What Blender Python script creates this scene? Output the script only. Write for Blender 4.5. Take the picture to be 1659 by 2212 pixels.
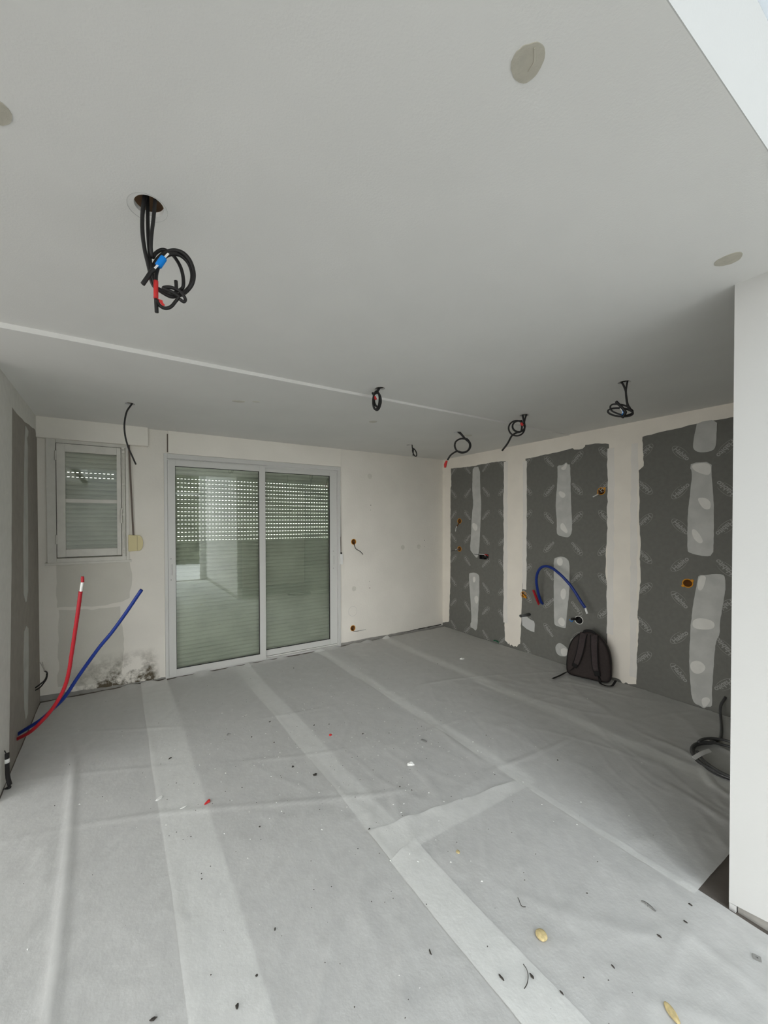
import bpy, bmesh, math, random
from mathutils import Vector, Matrix, noise

for o in list(bpy.data.objects): bpy.data.objects.remove(o)
C = bpy.context.scene.collection
random.seed(7)

# ------------------------------------------------------------------ camera
cam_d = bpy.data.cameras.new('camera'); cam = bpy.data.objects.new('camera', cam_d); C.objects.link(cam)
Rv = Vector((0.86657361, -0.49904077, -0.00291276)); Uv = Vector((0.00865505, 0.00919307, 0.99992029)); Fv = Vector((0.49897422, 0.86652974, -0.0122857))
m = Matrix((Rv, Uv, -Fv)).transposed().to_4x4(); m.translation = Vector((0, 0, 1.5427)); cam.matrix_world = m
cam_d.sensor_fit = 'HORIZONTAL'; cam_d.sensor_width = 36.0
cam_d.lens = 840.907 / 1659 * 36.0
cam_d.shift_x = 92.74 / 1659; cam_d.shift_y = 32.5 / 1659
cam_d.clip_start = 0.02; cam_d.clip_end = 200
sc = bpy.context.scene; sc.camera = cam
sc.view_settings.view_transform = 'Standard'; sc.view_settings.look = 'None'; sc.view_settings.gamma = 1.0
sc.view_settings.use_curve_mapping = False
sc.view_settings.exposure = 0.22

# ------------------------------------------------------------------ light: overcast sky through roof light, garden opening and added side-room windows
SKYS = 6.4
w = bpy.data.worlds.new('overcast_sky'); sc.world = w; w.use_nodes = True
nt = w.node_tree; nt.nodes.clear()
wo = nt.nodes.new('ShaderNodeOutputWorld'); bg = nt.nodes.new('ShaderNodeBackground')
tc = nt.nodes.new('ShaderNodeTexCoord'); sx = nt.nodes.new('ShaderNodeSeparateXYZ'); rp = nt.nodes.new('ShaderNodeValToRGB')
nt.links.new(tc.outputs['Generated'], sx.inputs[0]); nt.links.new(sx.outputs['Z'], rp.inputs[0])
rp.color_ramp.elements[0].position = 0.0; rp.color_ramp.elements[0].color = (0.95, 0.94, 0.905, 1)
mrz = nt.nodes.new('ShaderNodeMapRange'); mrz.inputs['From Min'].default_value = -0.10; mrz.inputs['From Max'].default_value = -0.02; mrz.inputs['To Min'].default_value = 0.22; mrz.inputs['To Max'].default_value = 1.0
nt.links.new(sx.outputs['Z'], mrz.inputs['Value']); mlt = nt.nodes.new('ShaderNodeMath'); mlt.operation = 'MULTIPLY'; mlt.inputs[1].default_value = SKYS; nt.links.new(mrz.outputs[0], mlt.inputs[0]); nt.links.new(mlt.outputs[0], bg.inputs[1])
rp.color_ramp.elements[1].position = 0.8; rp.color_ramp.elements[1].color = (0.86, 0.93, 1.0, 1)
nt.links.new(rp.outputs[0], bg.inputs[0])
nt.links.new(bg.outputs[0], wo.inputs[0])
sc.cycles.max_bounces = 10; sc.cycles.diffuse_bounces = 8; sc.cycles.glossy_bounces = 4; sc.cycles.transparent_max_bounces = 16

AX0 = -3.7
D, RX, LX, PX, PY, YS, H, HN, YE = 4.197, 4.135, -0.588, 2.096, 0.558, 2.364, 2.45, 2.475, 0.318

def portal(name, loc, rot, sx_, sy_):
    l = bpy.data.lights.new(name, 'AREA'); l.shape = 'RECTANGLE'; l.size = sx_; l.size_y = sy_; l.cycles.is_portal = True
    o = bpy.data.objects.new(name, l); C.objects.link(o); o.location = loc; o.rotation_euler = rot; return o
portal('roof_light_portal', (0.754, -1.141, 3.40), (-math.atan2(1.225, 2.918), 0, 0), 2.684, 3.16)
portal('garden_portal', (0.725, -2.66, 2.0), (math.pi / 2, 0, math.pi), 2.55, 4.0)
portal('side_portal', (AX0 - .12, .59, 1.26), (math.pi / 2, 0, -math.pi / 2), 4.38, 2.32)
portal('side_front_portal', ((AX0 + LX) / 2, -2.72, 1.15), (math.pi / 2, 0, math.pi), 2.5, 2.3)

# wall, ceiling and floor measurements in metres
DATA = {'comb':[[4.073,0.108],[4.049,0.584],[4.042,1.137],[4.043,1.688],[4.041,2.031],[4.028,2.058],[4.036,2.305],[3.832,2.294],[3.631,2.288],[3.489,2.295],[3.209,2.295],[3.132,2.287],[3.134,2.019],[3.143,1.784],[3.149,1.547],[3.154,1.25],[3.159,0.953],[3.152,0.62],[3.144,0.55],[3.146,0.359],[3.137,0.082],[3.107,0.066],[3.091,0.046],[3.08,0.067],[3.064,0.036],[3.047,0.053],[3.013,0.038],[2.994,0.053],[2.974,0.043],[2.955,0.077],[2.93,0.096],[2.914,0.408],[2.905,0.752],[2.891,0.947],[2.886,1.207],[2.883,1.546],[2.872,1.726],[2.881,1.997],[2.859,2.04],[2.868,2.276],[2.78,2.279],[2.533,2.293],[2.414,2.301],[2.326,2.311],[2.309,2.293],[2.258,2.285],[2.225,2.288],[2.2,2.309],[2.199,2.323],[2.073,2.315],[1.979,2.292],[1.979,2.034],[1.96,2.009],[1.973,1.835],[1.982,1.551],[1.991,1.38],[2.0,1.266],[2.0,1.275],[2.002,1.024],[1.988,0.923],[1.994,0.812],[1.984,0.74],[1.981,0.63],[1.983,0.372],[1.978,0.189],[1.974,0.05],[1.941,0.036],[1.905,0.044],[1.869,0.037],[1.847,0.005],[1.82,0.031],[1.799,0.022],[1.738,0.044],[1.737,0.041],[1.736,0.164],[1.744,0.171],[1.729,0.384],[1.719,0.631],[1.731,0.656],[1.72,0.839],[1.708,1.02],[1.709,1.081],[1.717,1.202],[1.709,1.324],[1.723,1.527],[1.722,1.852],[1.73,2.007],[1.691,2.043],[1.701,2.309],[1.561,2.325],[1.443,2.332],[1.319,2.344],[1.194,2.346],[1.144,2.345],[1.116,2.348]],'strips':[[[3.639,2.276],[3.523,2.266],[3.519,1.99],[3.503,1.8],[3.503,1.75],[3.506,1.674],[3.518,1.422],[3.533,1.193],[3.549,1.103],[3.573,1.057],[3.637,1.116],[3.692,1.171],[3.67,1.354],[3.659,1.614],[3.63,1.793],[3.65,1.936],[3.647,2.168]],[[3.678,0.853],[3.613,0.867],[3.557,0.854],[3.53,0.825],[3.533,0.723],[3.529,0.597],[3.548,0.402],[3.56,0.144],[3.592,0.085],[3.62,0.11],[3.677,0.116],[3.68,0.168],[3.661,0.198],[3.669,0.379],[3.686,0.572],[3.703,0.766],[3.703,0.844]],[[2.489,2.15],[2.422,2.145],[2.391,2.175],[2.375,2.145],[2.348,2.143],[2.346,1.984],[2.337,1.676],[2.327,1.553],[2.327,1.43],[2.36,1.374],[2.419,1.381],[2.477,1.395],[2.493,1.427],[2.49,1.554],[2.5,1.65],[2.505,1.732],[2.488,1.935],[2.483,2.092]],[[2.525,1.137],[2.483,1.157],[2.442,1.168],[2.393,1.16],[2.353,1.119],[2.352,0.952],[2.353,0.793],[2.371,0.63],[2.388,0.433],[2.391,0.404],[2.439,0.406],[2.509,0.41],[2.518,0.461],[2.521,0.684],[2.522,0.931]],[[2.5,0.185],[2.471,0.228],[2.43,0.233],[2.365,0.194],[2.361,0.151],[2.377,0.108],[2.437,0.092],[2.479,0.101],[2.5,0.144]],[[1.319,2.353],[1.194,2.353],[1.197,2.234],[1.201,2.136],[1.219,2.107],[1.262,2.1],[1.307,2.107],[1.335,2.13],[1.344,2.161],[1.336,2.247],[1.325,2.303]],[[1.355,2.028],[1.225,2.021],[1.226,1.913],[1.222,1.869],[1.214,1.741],[1.209,1.598],[1.209,1.299],[1.219,1.284],[1.23,1.259],[1.296,1.261],[1.359,1.279],[1.375,1.296],[1.375,1.453],[1.374,1.616],[1.362,1.749],[1.348,1.911],[1.352,1.97],[1.36,1.979]],[[1.3,1.1],[1.256,1.105],[1.207,1.121],[1.154,1.124],[1.139,1.101],[1.137,1.003],[1.137,1.014],[1.148,0.912],[1.169,0.736],[1.166,0.651],[1.192,0.581],[1.2,0.453],[1.205,0.332],[1.213,0.171],[1.209,0.1],[1.212,0.048],[1.242,0.039],[1.26,0.014],[1.285,0.03],[1.32,0.032],[1.339,0.082],[1.346,0.162],[1.353,0.283],[1.358,0.405],[1.352,0.572],[1.349,0.671],[1.337,0.821],[1.322,0.946],[1.307,1.062]]],'blobs':[[[2.906,0.417],[2.838,0.436],[2.809,0.415],[2.753,0.402],[2.743,0.373],[2.748,0.277],[2.79,0.28],[2.847,0.293],[2.901,0.325],[2.904,0.368]],[[2.472,1.87],[2.434,1.867],[2.393,1.833],[2.402,1.803],[2.433,1.795],[2.465,1.825]],[[2.451,1.516],[2.42,1.532],[2.388,1.479],[2.369,1.442],[2.382,1.414],[2.419,1.441],[2.451,1.466]],[[2.447,2.12],[2.416,2.134],[2.391,2.168],[2.382,2.142],[2.391,2.094],[2.435,2.093]],[[2.491,1.14],[2.433,1.157],[2.421,1.105],[2.441,1.063],[2.483,1.075]],[[2.44,0.811],[2.4,0.834],[2.383,0.788],[2.399,0.713],[2.432,0.707],[2.448,0.753]],[[2.472,0.48],[2.439,0.519],[2.398,0.496],[2.398,0.431],[2.43,0.416],[2.472,0.447]],[[2.446,0.159],[2.413,0.193],[2.369,0.189],[2.369,0.149],[2.381,0.113],[2.429,0.099]],[[1.313,1.736],[1.26,1.733],[1.227,1.699],[1.229,1.638],[1.27,1.639],[1.299,1.688]],[[1.349,1.475],[1.326,1.479],[1.297,1.44],[1.269,1.375],[1.296,1.356],[1.337,1.402]],[[1.349,2.02],[1.229,2.013],[1.228,1.913],[1.278,1.922],[1.346,1.97]],[[1.3,1.096],[1.253,1.103],[1.256,1.051],[1.277,0.975],[1.308,0.978]],[[1.337,0.723],[1.284,0.755],[1.199,0.745],[1.198,0.682],[1.271,0.657],[1.336,0.658]],[[1.35,0.366],[1.3,0.402],[1.25,0.373],[1.256,0.323],[1.305,0.278],[1.347,0.301]],[[1.279,0.089],[1.243,0.119],[1.215,0.106],[1.242,0.043],[1.266,0.021]],[[3.646,1.536],[3.566,1.51],[3.558,1.447],[3.597,1.414],[3.646,1.471]],[[3.645,0.799],[3.596,0.817],[3.588,0.754],[3.629,0.723]],[[3.62,0.543],[3.548,0.568],[3.545,0.479],[3.588,0.446]]],'lcoat':[[4.209,2.114],[4.18,2.189],[4.124,2.327],[3.918,2.313],[3.734,2.299],[3.529,2.295],[3.418,2.293],[3.281,2.302]],'lband':[[3.281,2.302],[3.256,1.974],[3.256,1.746],[3.232,1.443],[3.209,1.036],[3.186,0.741],[3.157,0.11],[3.141,-0.003]],'lbandL':[[2.916,0.039],[2.92,0.41],[2.925,0.821],[2.989,1.728],[2.998,2.005]],'lstrips':[[[3.71,2.272],[3.82,2.255],[3.809,2.217],[3.762,2.19],[3.794,2.124],[3.759,1.87],[3.76,1.603],[3.752,1.335],[3.732,1.032],[3.67,0.962],[3.628,0.961],[3.578,1.03],[3.582,1.224],[3.587,1.43],[3.642,1.859],[3.684,2.184],[3.694,2.221]],[[3.646,0.784],[3.723,0.749],[3.721,0.589],[3.696,0.332],[3.66,0.125],[3.587,0.11],[3.54,0.219],[3.541,0.556],[3.573,0.759]]],'hang':{'one':[[[0.0793,1.2658,2.4988],[0.0758,1.266,2.4707],[0.0714,1.2663,2.4279],[0.0715,1.2663,2.3759],[0.0771,1.2659,2.3292],[0.0849,1.2654,2.2936],[0.0901,1.265,2.2679],[0.0943,1.2747,2.2526],[0.1024,1.2742,2.2383],[0.1215,1.2628,2.2252],[0.1418,1.2614,2.2175],[0.1658,1.2597,2.2235],[0.1869,1.2583,2.2401],[0.2033,1.2471,2.2636],[0.2079,1.2468,2.2949],[0.1984,1.2474,2.3278],[0.1793,1.2488,2.3465],[0.1565,1.2604,2.354],[0.1336,1.272,2.3475],[0.1148,1.2733,2.3263],[0.1,1.2794,2.301],[0.0947,1.2797,2.2701]],[[0.0851,1.2804,2.5119],[0.0861,1.2803,2.4722],[0.0863,1.2803,2.4176],[0.0876,1.2802,2.3724],[0.0899,1.275,2.3281],[0.0922,1.2649,2.2866],[0.0978,1.2544,2.2519],[0.1058,1.2539,2.2269],[0.1239,1.2526,2.2152],[0.1474,1.251,2.2102],[0.175,1.2491,2.2263],[0.1977,1.2575,2.2598],[0.2042,1.2571,2.2956],[0.1946,1.2577,2.3269],[0.1737,1.2592,2.3433],[0.1483,1.2509,2.3354],[0.1275,1.2474,2.3172],[0.1141,1.2483,2.2933],[0.1057,1.2489,2.2657],[0.1034,1.244,2.2354],[0.1031,1.2441,2.2031],[0.1037,1.244,2.1763],[0.1047,1.2439,2.1495]],[[0.1062,1.2539,2.4978],[0.1027,1.2541,2.4605],[0.0991,1.2544,2.4197],[0.0938,1.2547,2.3713],[0.0922,1.2548,2.3349],[0.0974,1.2645,2.3171],[0.104,1.2741,2.3341],[0.1171,1.2782,2.3512],[0.1324,1.2771,2.3567],[0.1513,1.2758,2.3493],[0.1644,1.2699,2.3314],[0.1734,1.2592,2.3058],[0.1793,1.2588,2.2794],[0.1782,1.2589,2.251],[0.1673,1.2697,2.2421]],[[0.0996,1.2343,2.2646],[0.0899,1.2349,2.2548],[0.0834,1.2354,2.2424],[0.069,1.2364,2.2157]],[[0.1046,1.2339,2.1805],[0.1127,1.2434,2.1712],[0.1275,1.2424,2.1666],[0.1426,1.2413,2.1748],[0.1546,1.2405,2.1923],[0.1626,1.2349,2.2064],[0.1451,1.2311,2.2122],[0.1286,1.2323,2.2152],[0.122,1.2327,2.2189],[0.1386,1.2316,2.225],[0.1587,1.2302,2.223],[0.1739,1.2291,2.2122],[0.1806,1.2286,2.2002],[0.1754,1.229,2.1925],[0.1652,1.2297,2.1973]],[[0.1565,1.2403,2.2166],[0.1574,1.2403,2.2351],[0.1564,1.2403,2.2532]]],'one_blue':[[0.1094,1.2336,2.2781],[0.116,1.2331,2.2907],[0.1235,1.2326,2.3045]],'one_label':[[0.0995,1.2323,2.267],[0.1358,1.2298,2.3204]],'one_red':[[0.1033,1.242,2.2379],[0.1031,1.2421,2.2128],[0.1029,1.2421,2.1876]],'one_flap':[[0.1054,1.2339,2.1843],[0.1185,1.233,2.183],[0.1201,1.2328,2.1772],[0.1258,1.2325,2.1704],[0.1183,1.233,2.1678],[0.1103,1.2335,2.1766]],'two':[[[0.127,3.3825,2.4805],[0.1014,3.3832,2.4411],[0.0711,3.384,2.3837],[0.0563,3.3844,2.2932],[0.0602,3.3843,2.205],[0.0806,3.3838,2.118],[0.1075,3.383,2.0489],[0.1308,3.3824,1.9905]]],'three':[[[1.5911,2.2074,2.4827],[1.5801,2.2152,2.4611],[1.5705,2.2221,2.4402],[1.5638,2.2154,2.4395],[1.5729,2.2129,2.4366],[1.5812,2.2111,2.4267],[1.5879,2.2105,2.4113],[1.5924,2.2116,2.3922],[1.5944,2.2143,2.3718],[1.5936,2.2186,2.3526],[1.5905,2.2243,2.3372],[1.5854,2.2308,2.3273],[1.5792,2.2376,2.3244],[1.5727,2.244,2.3288],[1.5668,2.2492,2.3401],[1.5621,2.2527,2.3569],[1.5593,2.2542,2.3771],[1.5588,2.2533,2.3984],[1.5605,2.2502,2.418],[1.564,2.245,2.4336],[1.569,2.2383,2.4433],[1.5746,2.2307,2.4457]],[[1.5866,2.2106,2.4813],[1.5737,2.2198,2.4559],[1.5787,2.2305,2.4529],[1.5814,2.2221,2.4422],[1.5822,2.2148,2.4245],[1.5808,2.209,2.4019],[1.5771,2.2051,2.3773],[1.5712,2.2032,2.3538],[1.5636,2.2031,2.3345],[1.5552,2.2044,2.3216],[1.5468,2.2066,2.3169],[1.5394,2.2093,2.3209],[1.5337,2.2119,2.3328],[1.5306,2.2138,2.3512],[1.5305,2.215,2.3735],[1.5333,2.2152,2.3968],[1.5388,2.2146,2.418],[1.5465,2.2135,2.4344],[1.5554,2.2123,2.4439],[1.5648,2.2116,2.4453],[1.5736,2.2117,2.4386]],[[1.5481,2.2131,2.4255],[1.5553,2.2124,2.4324],[1.5635,2.2115,2.435],[1.572,2.2108,2.433],[1.5802,2.2105,2.4268],[1.5875,2.211,2.417],[1.5934,2.2124,2.4046],[1.5975,2.215,2.3909],[1.5997,2.2187,2.3774],[1.5998,2.2234,2.3653],[1.598,2.229,2.3561],[1.5947,2.235,2.3505],[1.5902,2.2411,2.3493],[1.5851,2.2469,2.3527],[1.58,2.2518,2.3603],[1.5754,2.2556,2.3714],[1.5717,2.2577,2.3851],[1.5693,2.258,2.3999],[1.5684,2.2565,2.4144],[1.5512,2.236,2.4253],[1.5448,2.2406,2.4413]]],'three_red':[[1.5449,2.2159,2.4083],[1.5525,2.2104,2.3868]],'four':[[[3.014,3.5566,2.4582],[3.016,3.5549,2.4179],[3.0201,3.5516,2.3976],[3.0113,3.5429,2.3963],[3.0175,3.5419,2.4019],[3.0257,3.5396,2.4013],[3.035,3.5367,2.3947],[3.0443,3.5338,2.383],[3.0527,3.5316,2.368],[3.0591,3.5308,2.3519],[3.063,3.5318,2.3369],[3.0639,3.5346,2.3254],[3.0619,3.5391,2.3188],[3.0575,3.5448,2.3184],[3.0514,3.5511,2.324],[3.0445,3.5572,2.335],[3.0378,3.5621,2.3499],[3.0322,3.5652,2.3664],[3.0285,3.5659,2.3823],[3.027,3.564,2.3952],[3.0278,3.5595,2.4032],[3.0305,3.5529,2.4053],[3.0231,3.549,2.3237]]],'five':[[[3.004,2.8401,2.4593],[3.0269,2.8159,2.4281],[3.0497,2.7918,2.3855],[3.0724,2.7679,2.3547],[3.0833,2.7599,2.337],[3.0874,2.7586,2.3219],[3.0892,2.7597,2.3066],[3.0888,2.763,2.2917],[3.0861,2.7686,2.2779],[3.0813,2.7762,2.2659],[3.0747,2.7855,2.2561],[3.0666,2.7962,2.2491],[3.0574,2.8078,2.2451],[3.0476,2.8198,2.2445],[3.0376,2.8317,2.2471],[3.0279,2.8429,2.253],[3.0189,2.8531,2.2619],[3.0112,2.8616,2.2734],[3.005,2.8682,2.2869],[3.0006,2.8725,2.3019],[2.9983,2.8743,2.3176],[2.9981,2.8735,2.3333],[3.0001,2.8702,2.3483],[2.9865,2.8587,2.3393],[2.9987,2.8716,2.3468],[3.0045,2.8635,2.3627],[3.0133,2.8517,2.3752],[3.0242,2.8373,2.3834],[3.0366,2.821,2.3867],[3.0492,2.8041,2.3848],[3.0612,2.7878,2.378],[3.0715,2.773,2.3667],[3.0792,2.7609,2.3517],[3.0839,2.752,2.3341],[3.0849,2.7471,2.3151],[3.0822,2.7462,2.2961],[3.0758,2.7494,2.2784],[3.0661,2.7564,2.2634],[3.0537,2.7666,2.2519],[3.0394,2.7792,2.2449],[3.0242,2.7931,2.2429],[3.0092,2.8074,2.246],[2.9953,2.821,2.254],[2.9927,2.8521,2.2575],[2.9581,2.8887,2.2254],[2.9349,2.9133,2.1746]],[[3.0155,2.828,2.4581],[3.0383,2.8039,2.4154],[3.0573,2.7838,2.3791],[3.0584,2.773,2.3796],[3.0674,2.7674,2.3715],[3.0754,2.7629,2.3615],[3.0822,2.7597,2.35],[3.0877,2.758,2.3374],[3.0916,2.7578,2.3241],[3.0938,2.7592,2.3106],[3.0945,2.7623,2.2973],[3.0935,2.7669,2.2848],[3.091,2.773,2.2734],[3.0871,2.7804,2.2636],[3.0819,2.7888,2.2556],[3.0757,2.7981,2.2498],[3.0686,2.8079,2.2463],[3.0611,2.818,2.2454],[3.0533,2.828,2.2471],[3.0455,2.8377,2.2512],[3.0381,2.8466,2.2578],[3.0312,2.8546,2.2665]]],'five_red':[[2.931,2.9174,2.169],[2.9217,2.9272,2.1346],[2.9194,2.9297,2.0996]],'six':[[[3.043,2.1433,2.4851],[3.0482,2.1358,2.4347],[3.0534,2.1284,2.3894],[3.0524,2.1312,2.3889],[3.0581,2.1285,2.375],[3.0611,2.1297,2.3605],[3.0611,2.1348,2.3471],[3.0583,2.1434,2.336],[3.0532,2.1547,2.3286],[3.0464,2.1679,2.3255],[3.0387,2.1816,2.3272],[3.031,2.1945,2.3335],[3.0241,2.2053,2.3439],[3.0188,2.2129,2.3572],[3.0157,2.2166,2.3722],[3.0151,2.2158,2.3873],[3.0168,2.2107,2.4008],[3.0208,2.2018,2.4115],[3.0264,2.1898,2.418],[3.0329,2.176,2.4199],[3.0394,2.1615,2.4168],[3.0452,2.1479,2.4091],[3.0392,2.1489,2.328],[3.0185,2.1784,2.3168],[2.9967,2.2098,2.2937],[2.9768,2.2384,2.229],[2.9513,2.2748,2.1695]],[[3.0655,2.1111,2.4803],[3.0569,2.1234,2.433],[3.0519,2.1306,2.3946],[3.0469,2.1395,2.3925],[3.0503,2.1283,2.3703],[3.0495,2.1234,2.3463],[3.0443,2.125,2.3234],[3.0351,2.133,2.3043],[3.0229,2.146,2.2914],[3.0089,2.1624,2.2863],[2.9947,2.1799,2.2897],[2.9821,2.1964,2.301],[2.9725,2.2095,2.319],[2.9673,2.2175,2.3413],[2.967,2.2195,2.365],[2.9719,2.2152,2.3872],[2.9814,2.2052,2.4048],[2.9945,2.191,2.4158],[3.0096,2.1746,2.4189],[3.025,2.1582,2.4136],[3.0391,2.1441,2.4009],[3.0503,2.1342,2.3824]]],'six_red':[[3.0136,2.1331,2.3904],[3.0222,2.1207,2.3672]],'seven':[[[2.9031,1.3274,2.4923],[2.9075,1.3177,2.4679],[2.9124,1.3066,2.4396],[2.9167,1.297,2.4044],[2.918,1.2941,2.3635],[2.9206,1.2884,2.311],[2.9243,1.2802,2.2802],[2.9347,1.2661,2.2606],[2.9395,1.2646,2.2538],[2.9424,1.2669,2.2479],[2.9434,1.273,2.2433],[2.9427,1.2826,2.2405],[2.9403,1.2951,2.2396],[2.9365,1.3098,2.2407],[2.9317,1.326,2.2438],[2.9263,1.3425,2.2488],[2.9206,1.3585,2.2553],[2.9152,1.3727,2.263],[2.9104,1.3844,2.2714],[2.9067,1.3927,2.28],[2.9041,1.397,2.2881],[2.903,1.397,2.2952],[2.9033,1.3927,2.3009],[2.9049,1.3843,2.3046],[2.9077,1.3725,2.3062],[2.9113,1.3579,2.3055],[2.9153,1.3416,2.3026],[2.9194,1.3245,2.2977],[2.923,1.3076,2.2911],[2.926,1.2921,2.2831],[2.9278,1.2787,2.2743],[2.9283,1.2683,2.2651]],[[2.922,1.2851,2.4841],[2.9195,1.2909,2.447],[2.9176,1.2951,2.404],[2.9187,1.2927,2.3632],[2.9212,1.2871,2.3181],[2.9261,1.2762,2.2867],[2.9505,1.2706,2.2705],[2.9481,1.2759,2.2531],[2.914,1.303,2.244],[2.8968,1.3416,2.2658],[2.8855,1.3669,2.289],[2.8829,1.3726,2.3163],[2.8891,1.3586,2.3285],[2.9016,1.3308,2.323],[2.9139,1.3033,2.3103],[2.9272,1.2735,2.2898]],[[2.8681,1.3321,2.3368],[2.8743,1.3183,2.3157],[2.8841,1.2964,2.2822],[2.889,1.2855,2.2583],[2.8872,1.2895,2.2445],[2.8821,1.301,2.2228]]],'seven_white':[[2.8683,1.3072,2.2845],[2.872,1.299,2.2702],[2.8739,1.2949,2.2512]],'seven_blue':[[2.8714,1.3004,2.2741],[2.8751,1.2922,2.2544],[2.8721,1.2989,2.2392]]},'redpipe':[[-0.5905,3.3112,0.1047],[-0.5115,3.2321,0.165],[-0.4473,3.1733,0.2367],[-0.3839,3.1151,0.3226],[-0.3279,3.0614,0.4225],[-0.293,3.0272,0.5107],[-0.2713,3.0008,0.6056],[-0.2565,2.9831,0.7056],[-0.2349,2.9606,0.857],[-0.2172,2.9445,0.9842],[-0.2014,2.9373,1.1132]],'redpex':[[-0.2015,2.9372,1.1022],[-0.1954,2.9343,1.1464],[-0.1906,2.932,1.1796]],'redcap':[[-0.1901,2.9315,1.17],[-0.1904,2.9322,1.2069]],'bluepipe':[[-0.5904,3.3443,0.1224],[-0.5275,3.296,0.171],[-0.4518,3.2513,0.2266],[-0.3829,3.2108,0.2978],[-0.3141,3.1704,0.3767],[-0.245,3.1307,0.4947],[-0.1829,3.0951,0.5968],[-0.1071,3.0522,0.7143],[-0.0384,3.0132,0.8082],[0.0372,2.9707,0.9256],[0.1391,2.9141,1.0959]],'blackwire':[[[-0.592,3.9833,0.1968],[-0.5538,3.9503,0.2327],[-0.5152,3.8711,0.2818],[-0.4921,3.8008,0.3299],[-0.4791,3.7362,0.3773]],[[-0.5901,3.982,0.1794],[-0.554,3.9501,0.2067],[-0.5178,3.8723,0.2647],[-0.4912,3.8001,0.3187],[-0.4781,3.7357,0.3828],[-0.4873,3.6839,0.4194]]],'blackwire_tips':[[[-0.4777,3.6209,0.4373],[-0.4932,3.6189,0.4836],[-0.5068,3.6271,0.5048]],[[-0.4759,3.6199,0.4373],[-0.488,3.6274,0.4799],[-0.4924,3.6303,0.5039]]],'stub':[[-0.563,2.9095,0.2086],[-0.5632,2.9092,0.1797],[-0.563,2.9082,0.1178],[-0.5599,2.9057,0.0683],[-0.5503,2.8996,0.025]],'stub2':[[-0.5503,2.8995,0.0147],[-0.5719,2.9117,0.0003],[-0.6007,2.928,-0.0181],[-0.6329,2.9464,-0.0304]],'stub_ring':[[-0.5629,2.909,0.1776],[-0.5631,2.9088,0.1541]],'stub_wires':[[[-0.5649,2.9104,0.1962],[-0.5701,2.9136,0.2127],[-0.5764,2.9175,0.2251]],[[-0.5595,2.9073,0.1962],[-0.5542,2.9041,0.1859]]],'blueR':[[4.1448,2.6509,0.618],[4.1048,2.6475,0.6441],[4.0548,2.6421,0.7215],[4.0148,2.6367,0.8096],[3.9848,2.6278,0.8964],[3.9648,2.6018,0.9834],[3.9548,2.5564,1.0461],[3.9548,2.497,1.0681],[3.9548,2.4308,1.0547],[3.9548,2.3662,1.0144],[3.9648,2.3092,0.9621],[3.9748,2.2535,0.8994],[3.9848,2.2064,0.8293],[3.9948,2.1675,0.7592],[4.0048,2.1221,0.6891]],'blueRtip':[[4.0048,2.1235,0.6926],[4.0048,2.1033,0.6354]],'redR':[[4.1448,2.7004,0.6048],[4.1048,2.6925,0.6489],[4.0648,2.6936,0.7207],[4.0348,2.6966,0.7755]],'grey':[[4.1548,2.8095,0.4697],[3.9698,2.8095,0.4697]],'w1':[[[4.1548,3.9004,1.5415],[4.1148,3.8781,1.5136],[4.0948,3.8867,1.4811],[4.0848,3.8926,1.4578],[4.0748,3.8904,1.4114]]],'w2':[[[4.1548,3.8999,1.1613],[4.1048,3.8836,1.1641],[4.0848,3.9078,1.1517]],[[4.1548,3.8999,1.1566],[4.0848,3.9078,1.1494],[4.0548,3.9507,1.1339]]],'w3':[[[4.1548,3.4533,1.0957],[4.1048,3.4276,1.1194],[4.0748,3.4823,1.1242]],[[4.1548,3.448,1.0917],[4.1048,3.4755,1.1116],[4.0548,3.5468,1.1197]]],'w4':[[[4.1648,2.0641,1.8396],[4.1048,2.0583,1.8122],[4.0648,2.0866,1.7856]]],'w5':[[[4.1548,2.9062,0.6869],[4.1148,2.8587,0.6718],[4.1048,2.8325,0.6596]]],'w8':[[[4.1548,2.2839,0.5256],[4.1048,2.2793,0.533],[4.0648,2.2876,0.5362]]],'w6':[[[2.6222,4.2269,1.2835],[2.5988,4.1769,1.2533],[2.6158,4.1669,1.2069],[2.6657,4.1469,1.1731],[2.7017,4.1369,1.1338]]],'w7':[[[2.6032,4.2269,0.1793],[2.5878,4.1769,0.1627],[2.6521,4.1669,0.1599],[2.7438,4.1369,0.1715]]],'debris':{'clip':[0.687,2.83],'curl':[0.864,3.043],'blk1':[1.006,2.856],'redsq':[1.316,2.451],'conn':[1.846,2.056],'chip':[1.591,1.892],'dust1':[1.03,2.116],'dust2':[0.944,2.255],'dust3':[1.075,1.594],'red':[0.419,2.202],'paper1':[0.192,2.367],'paper2':[0.297,2.229],'foam1':[1.342,0.861],'foam2':[1.479,0.524],'clip2':[1.816,0.719],'plate':[1.927,0.44],'fl1':[1.714,0.643],'fl2':[1.859,0.615],'fl3':[1.961,0.634],'fl4':[1.195,0.8],'fl5':[1.235,0.722],'fl6':[1.461,0.678],'stick1':[0.955,1.031],'stick2':[1.102,0.848],'ye1':[1.354,1.277],'d1':[0.287,2.74],'d2':[0.317,1.22],'d3':[0.084,1.32],'d4':[0.503,1.382],'d5':[0.397,1.271],'w1':[3.308,3.06],'blk2':[1.276,2.633],'blk3':[1.526,2.346],'blk4':[0.821,2.714]},'curl1':[[1.201,0.836],[1.197,0.82],[1.183,0.805],[1.16,0.793],[1.14,0.789]],'curl2':[[1.398,0.998],[1.393,0.988],[1.383,0.975],[1.382,0.965],[1.391,0.958]],'packpts':[[[3.932,2.218],[3.791,2.182],[3.717,2.183],[3.625,2.216]],[[3.91,1.94],[3.858,1.875],[3.87,1.831],[3.929,1.834],[3.994,1.852]]]}

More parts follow.
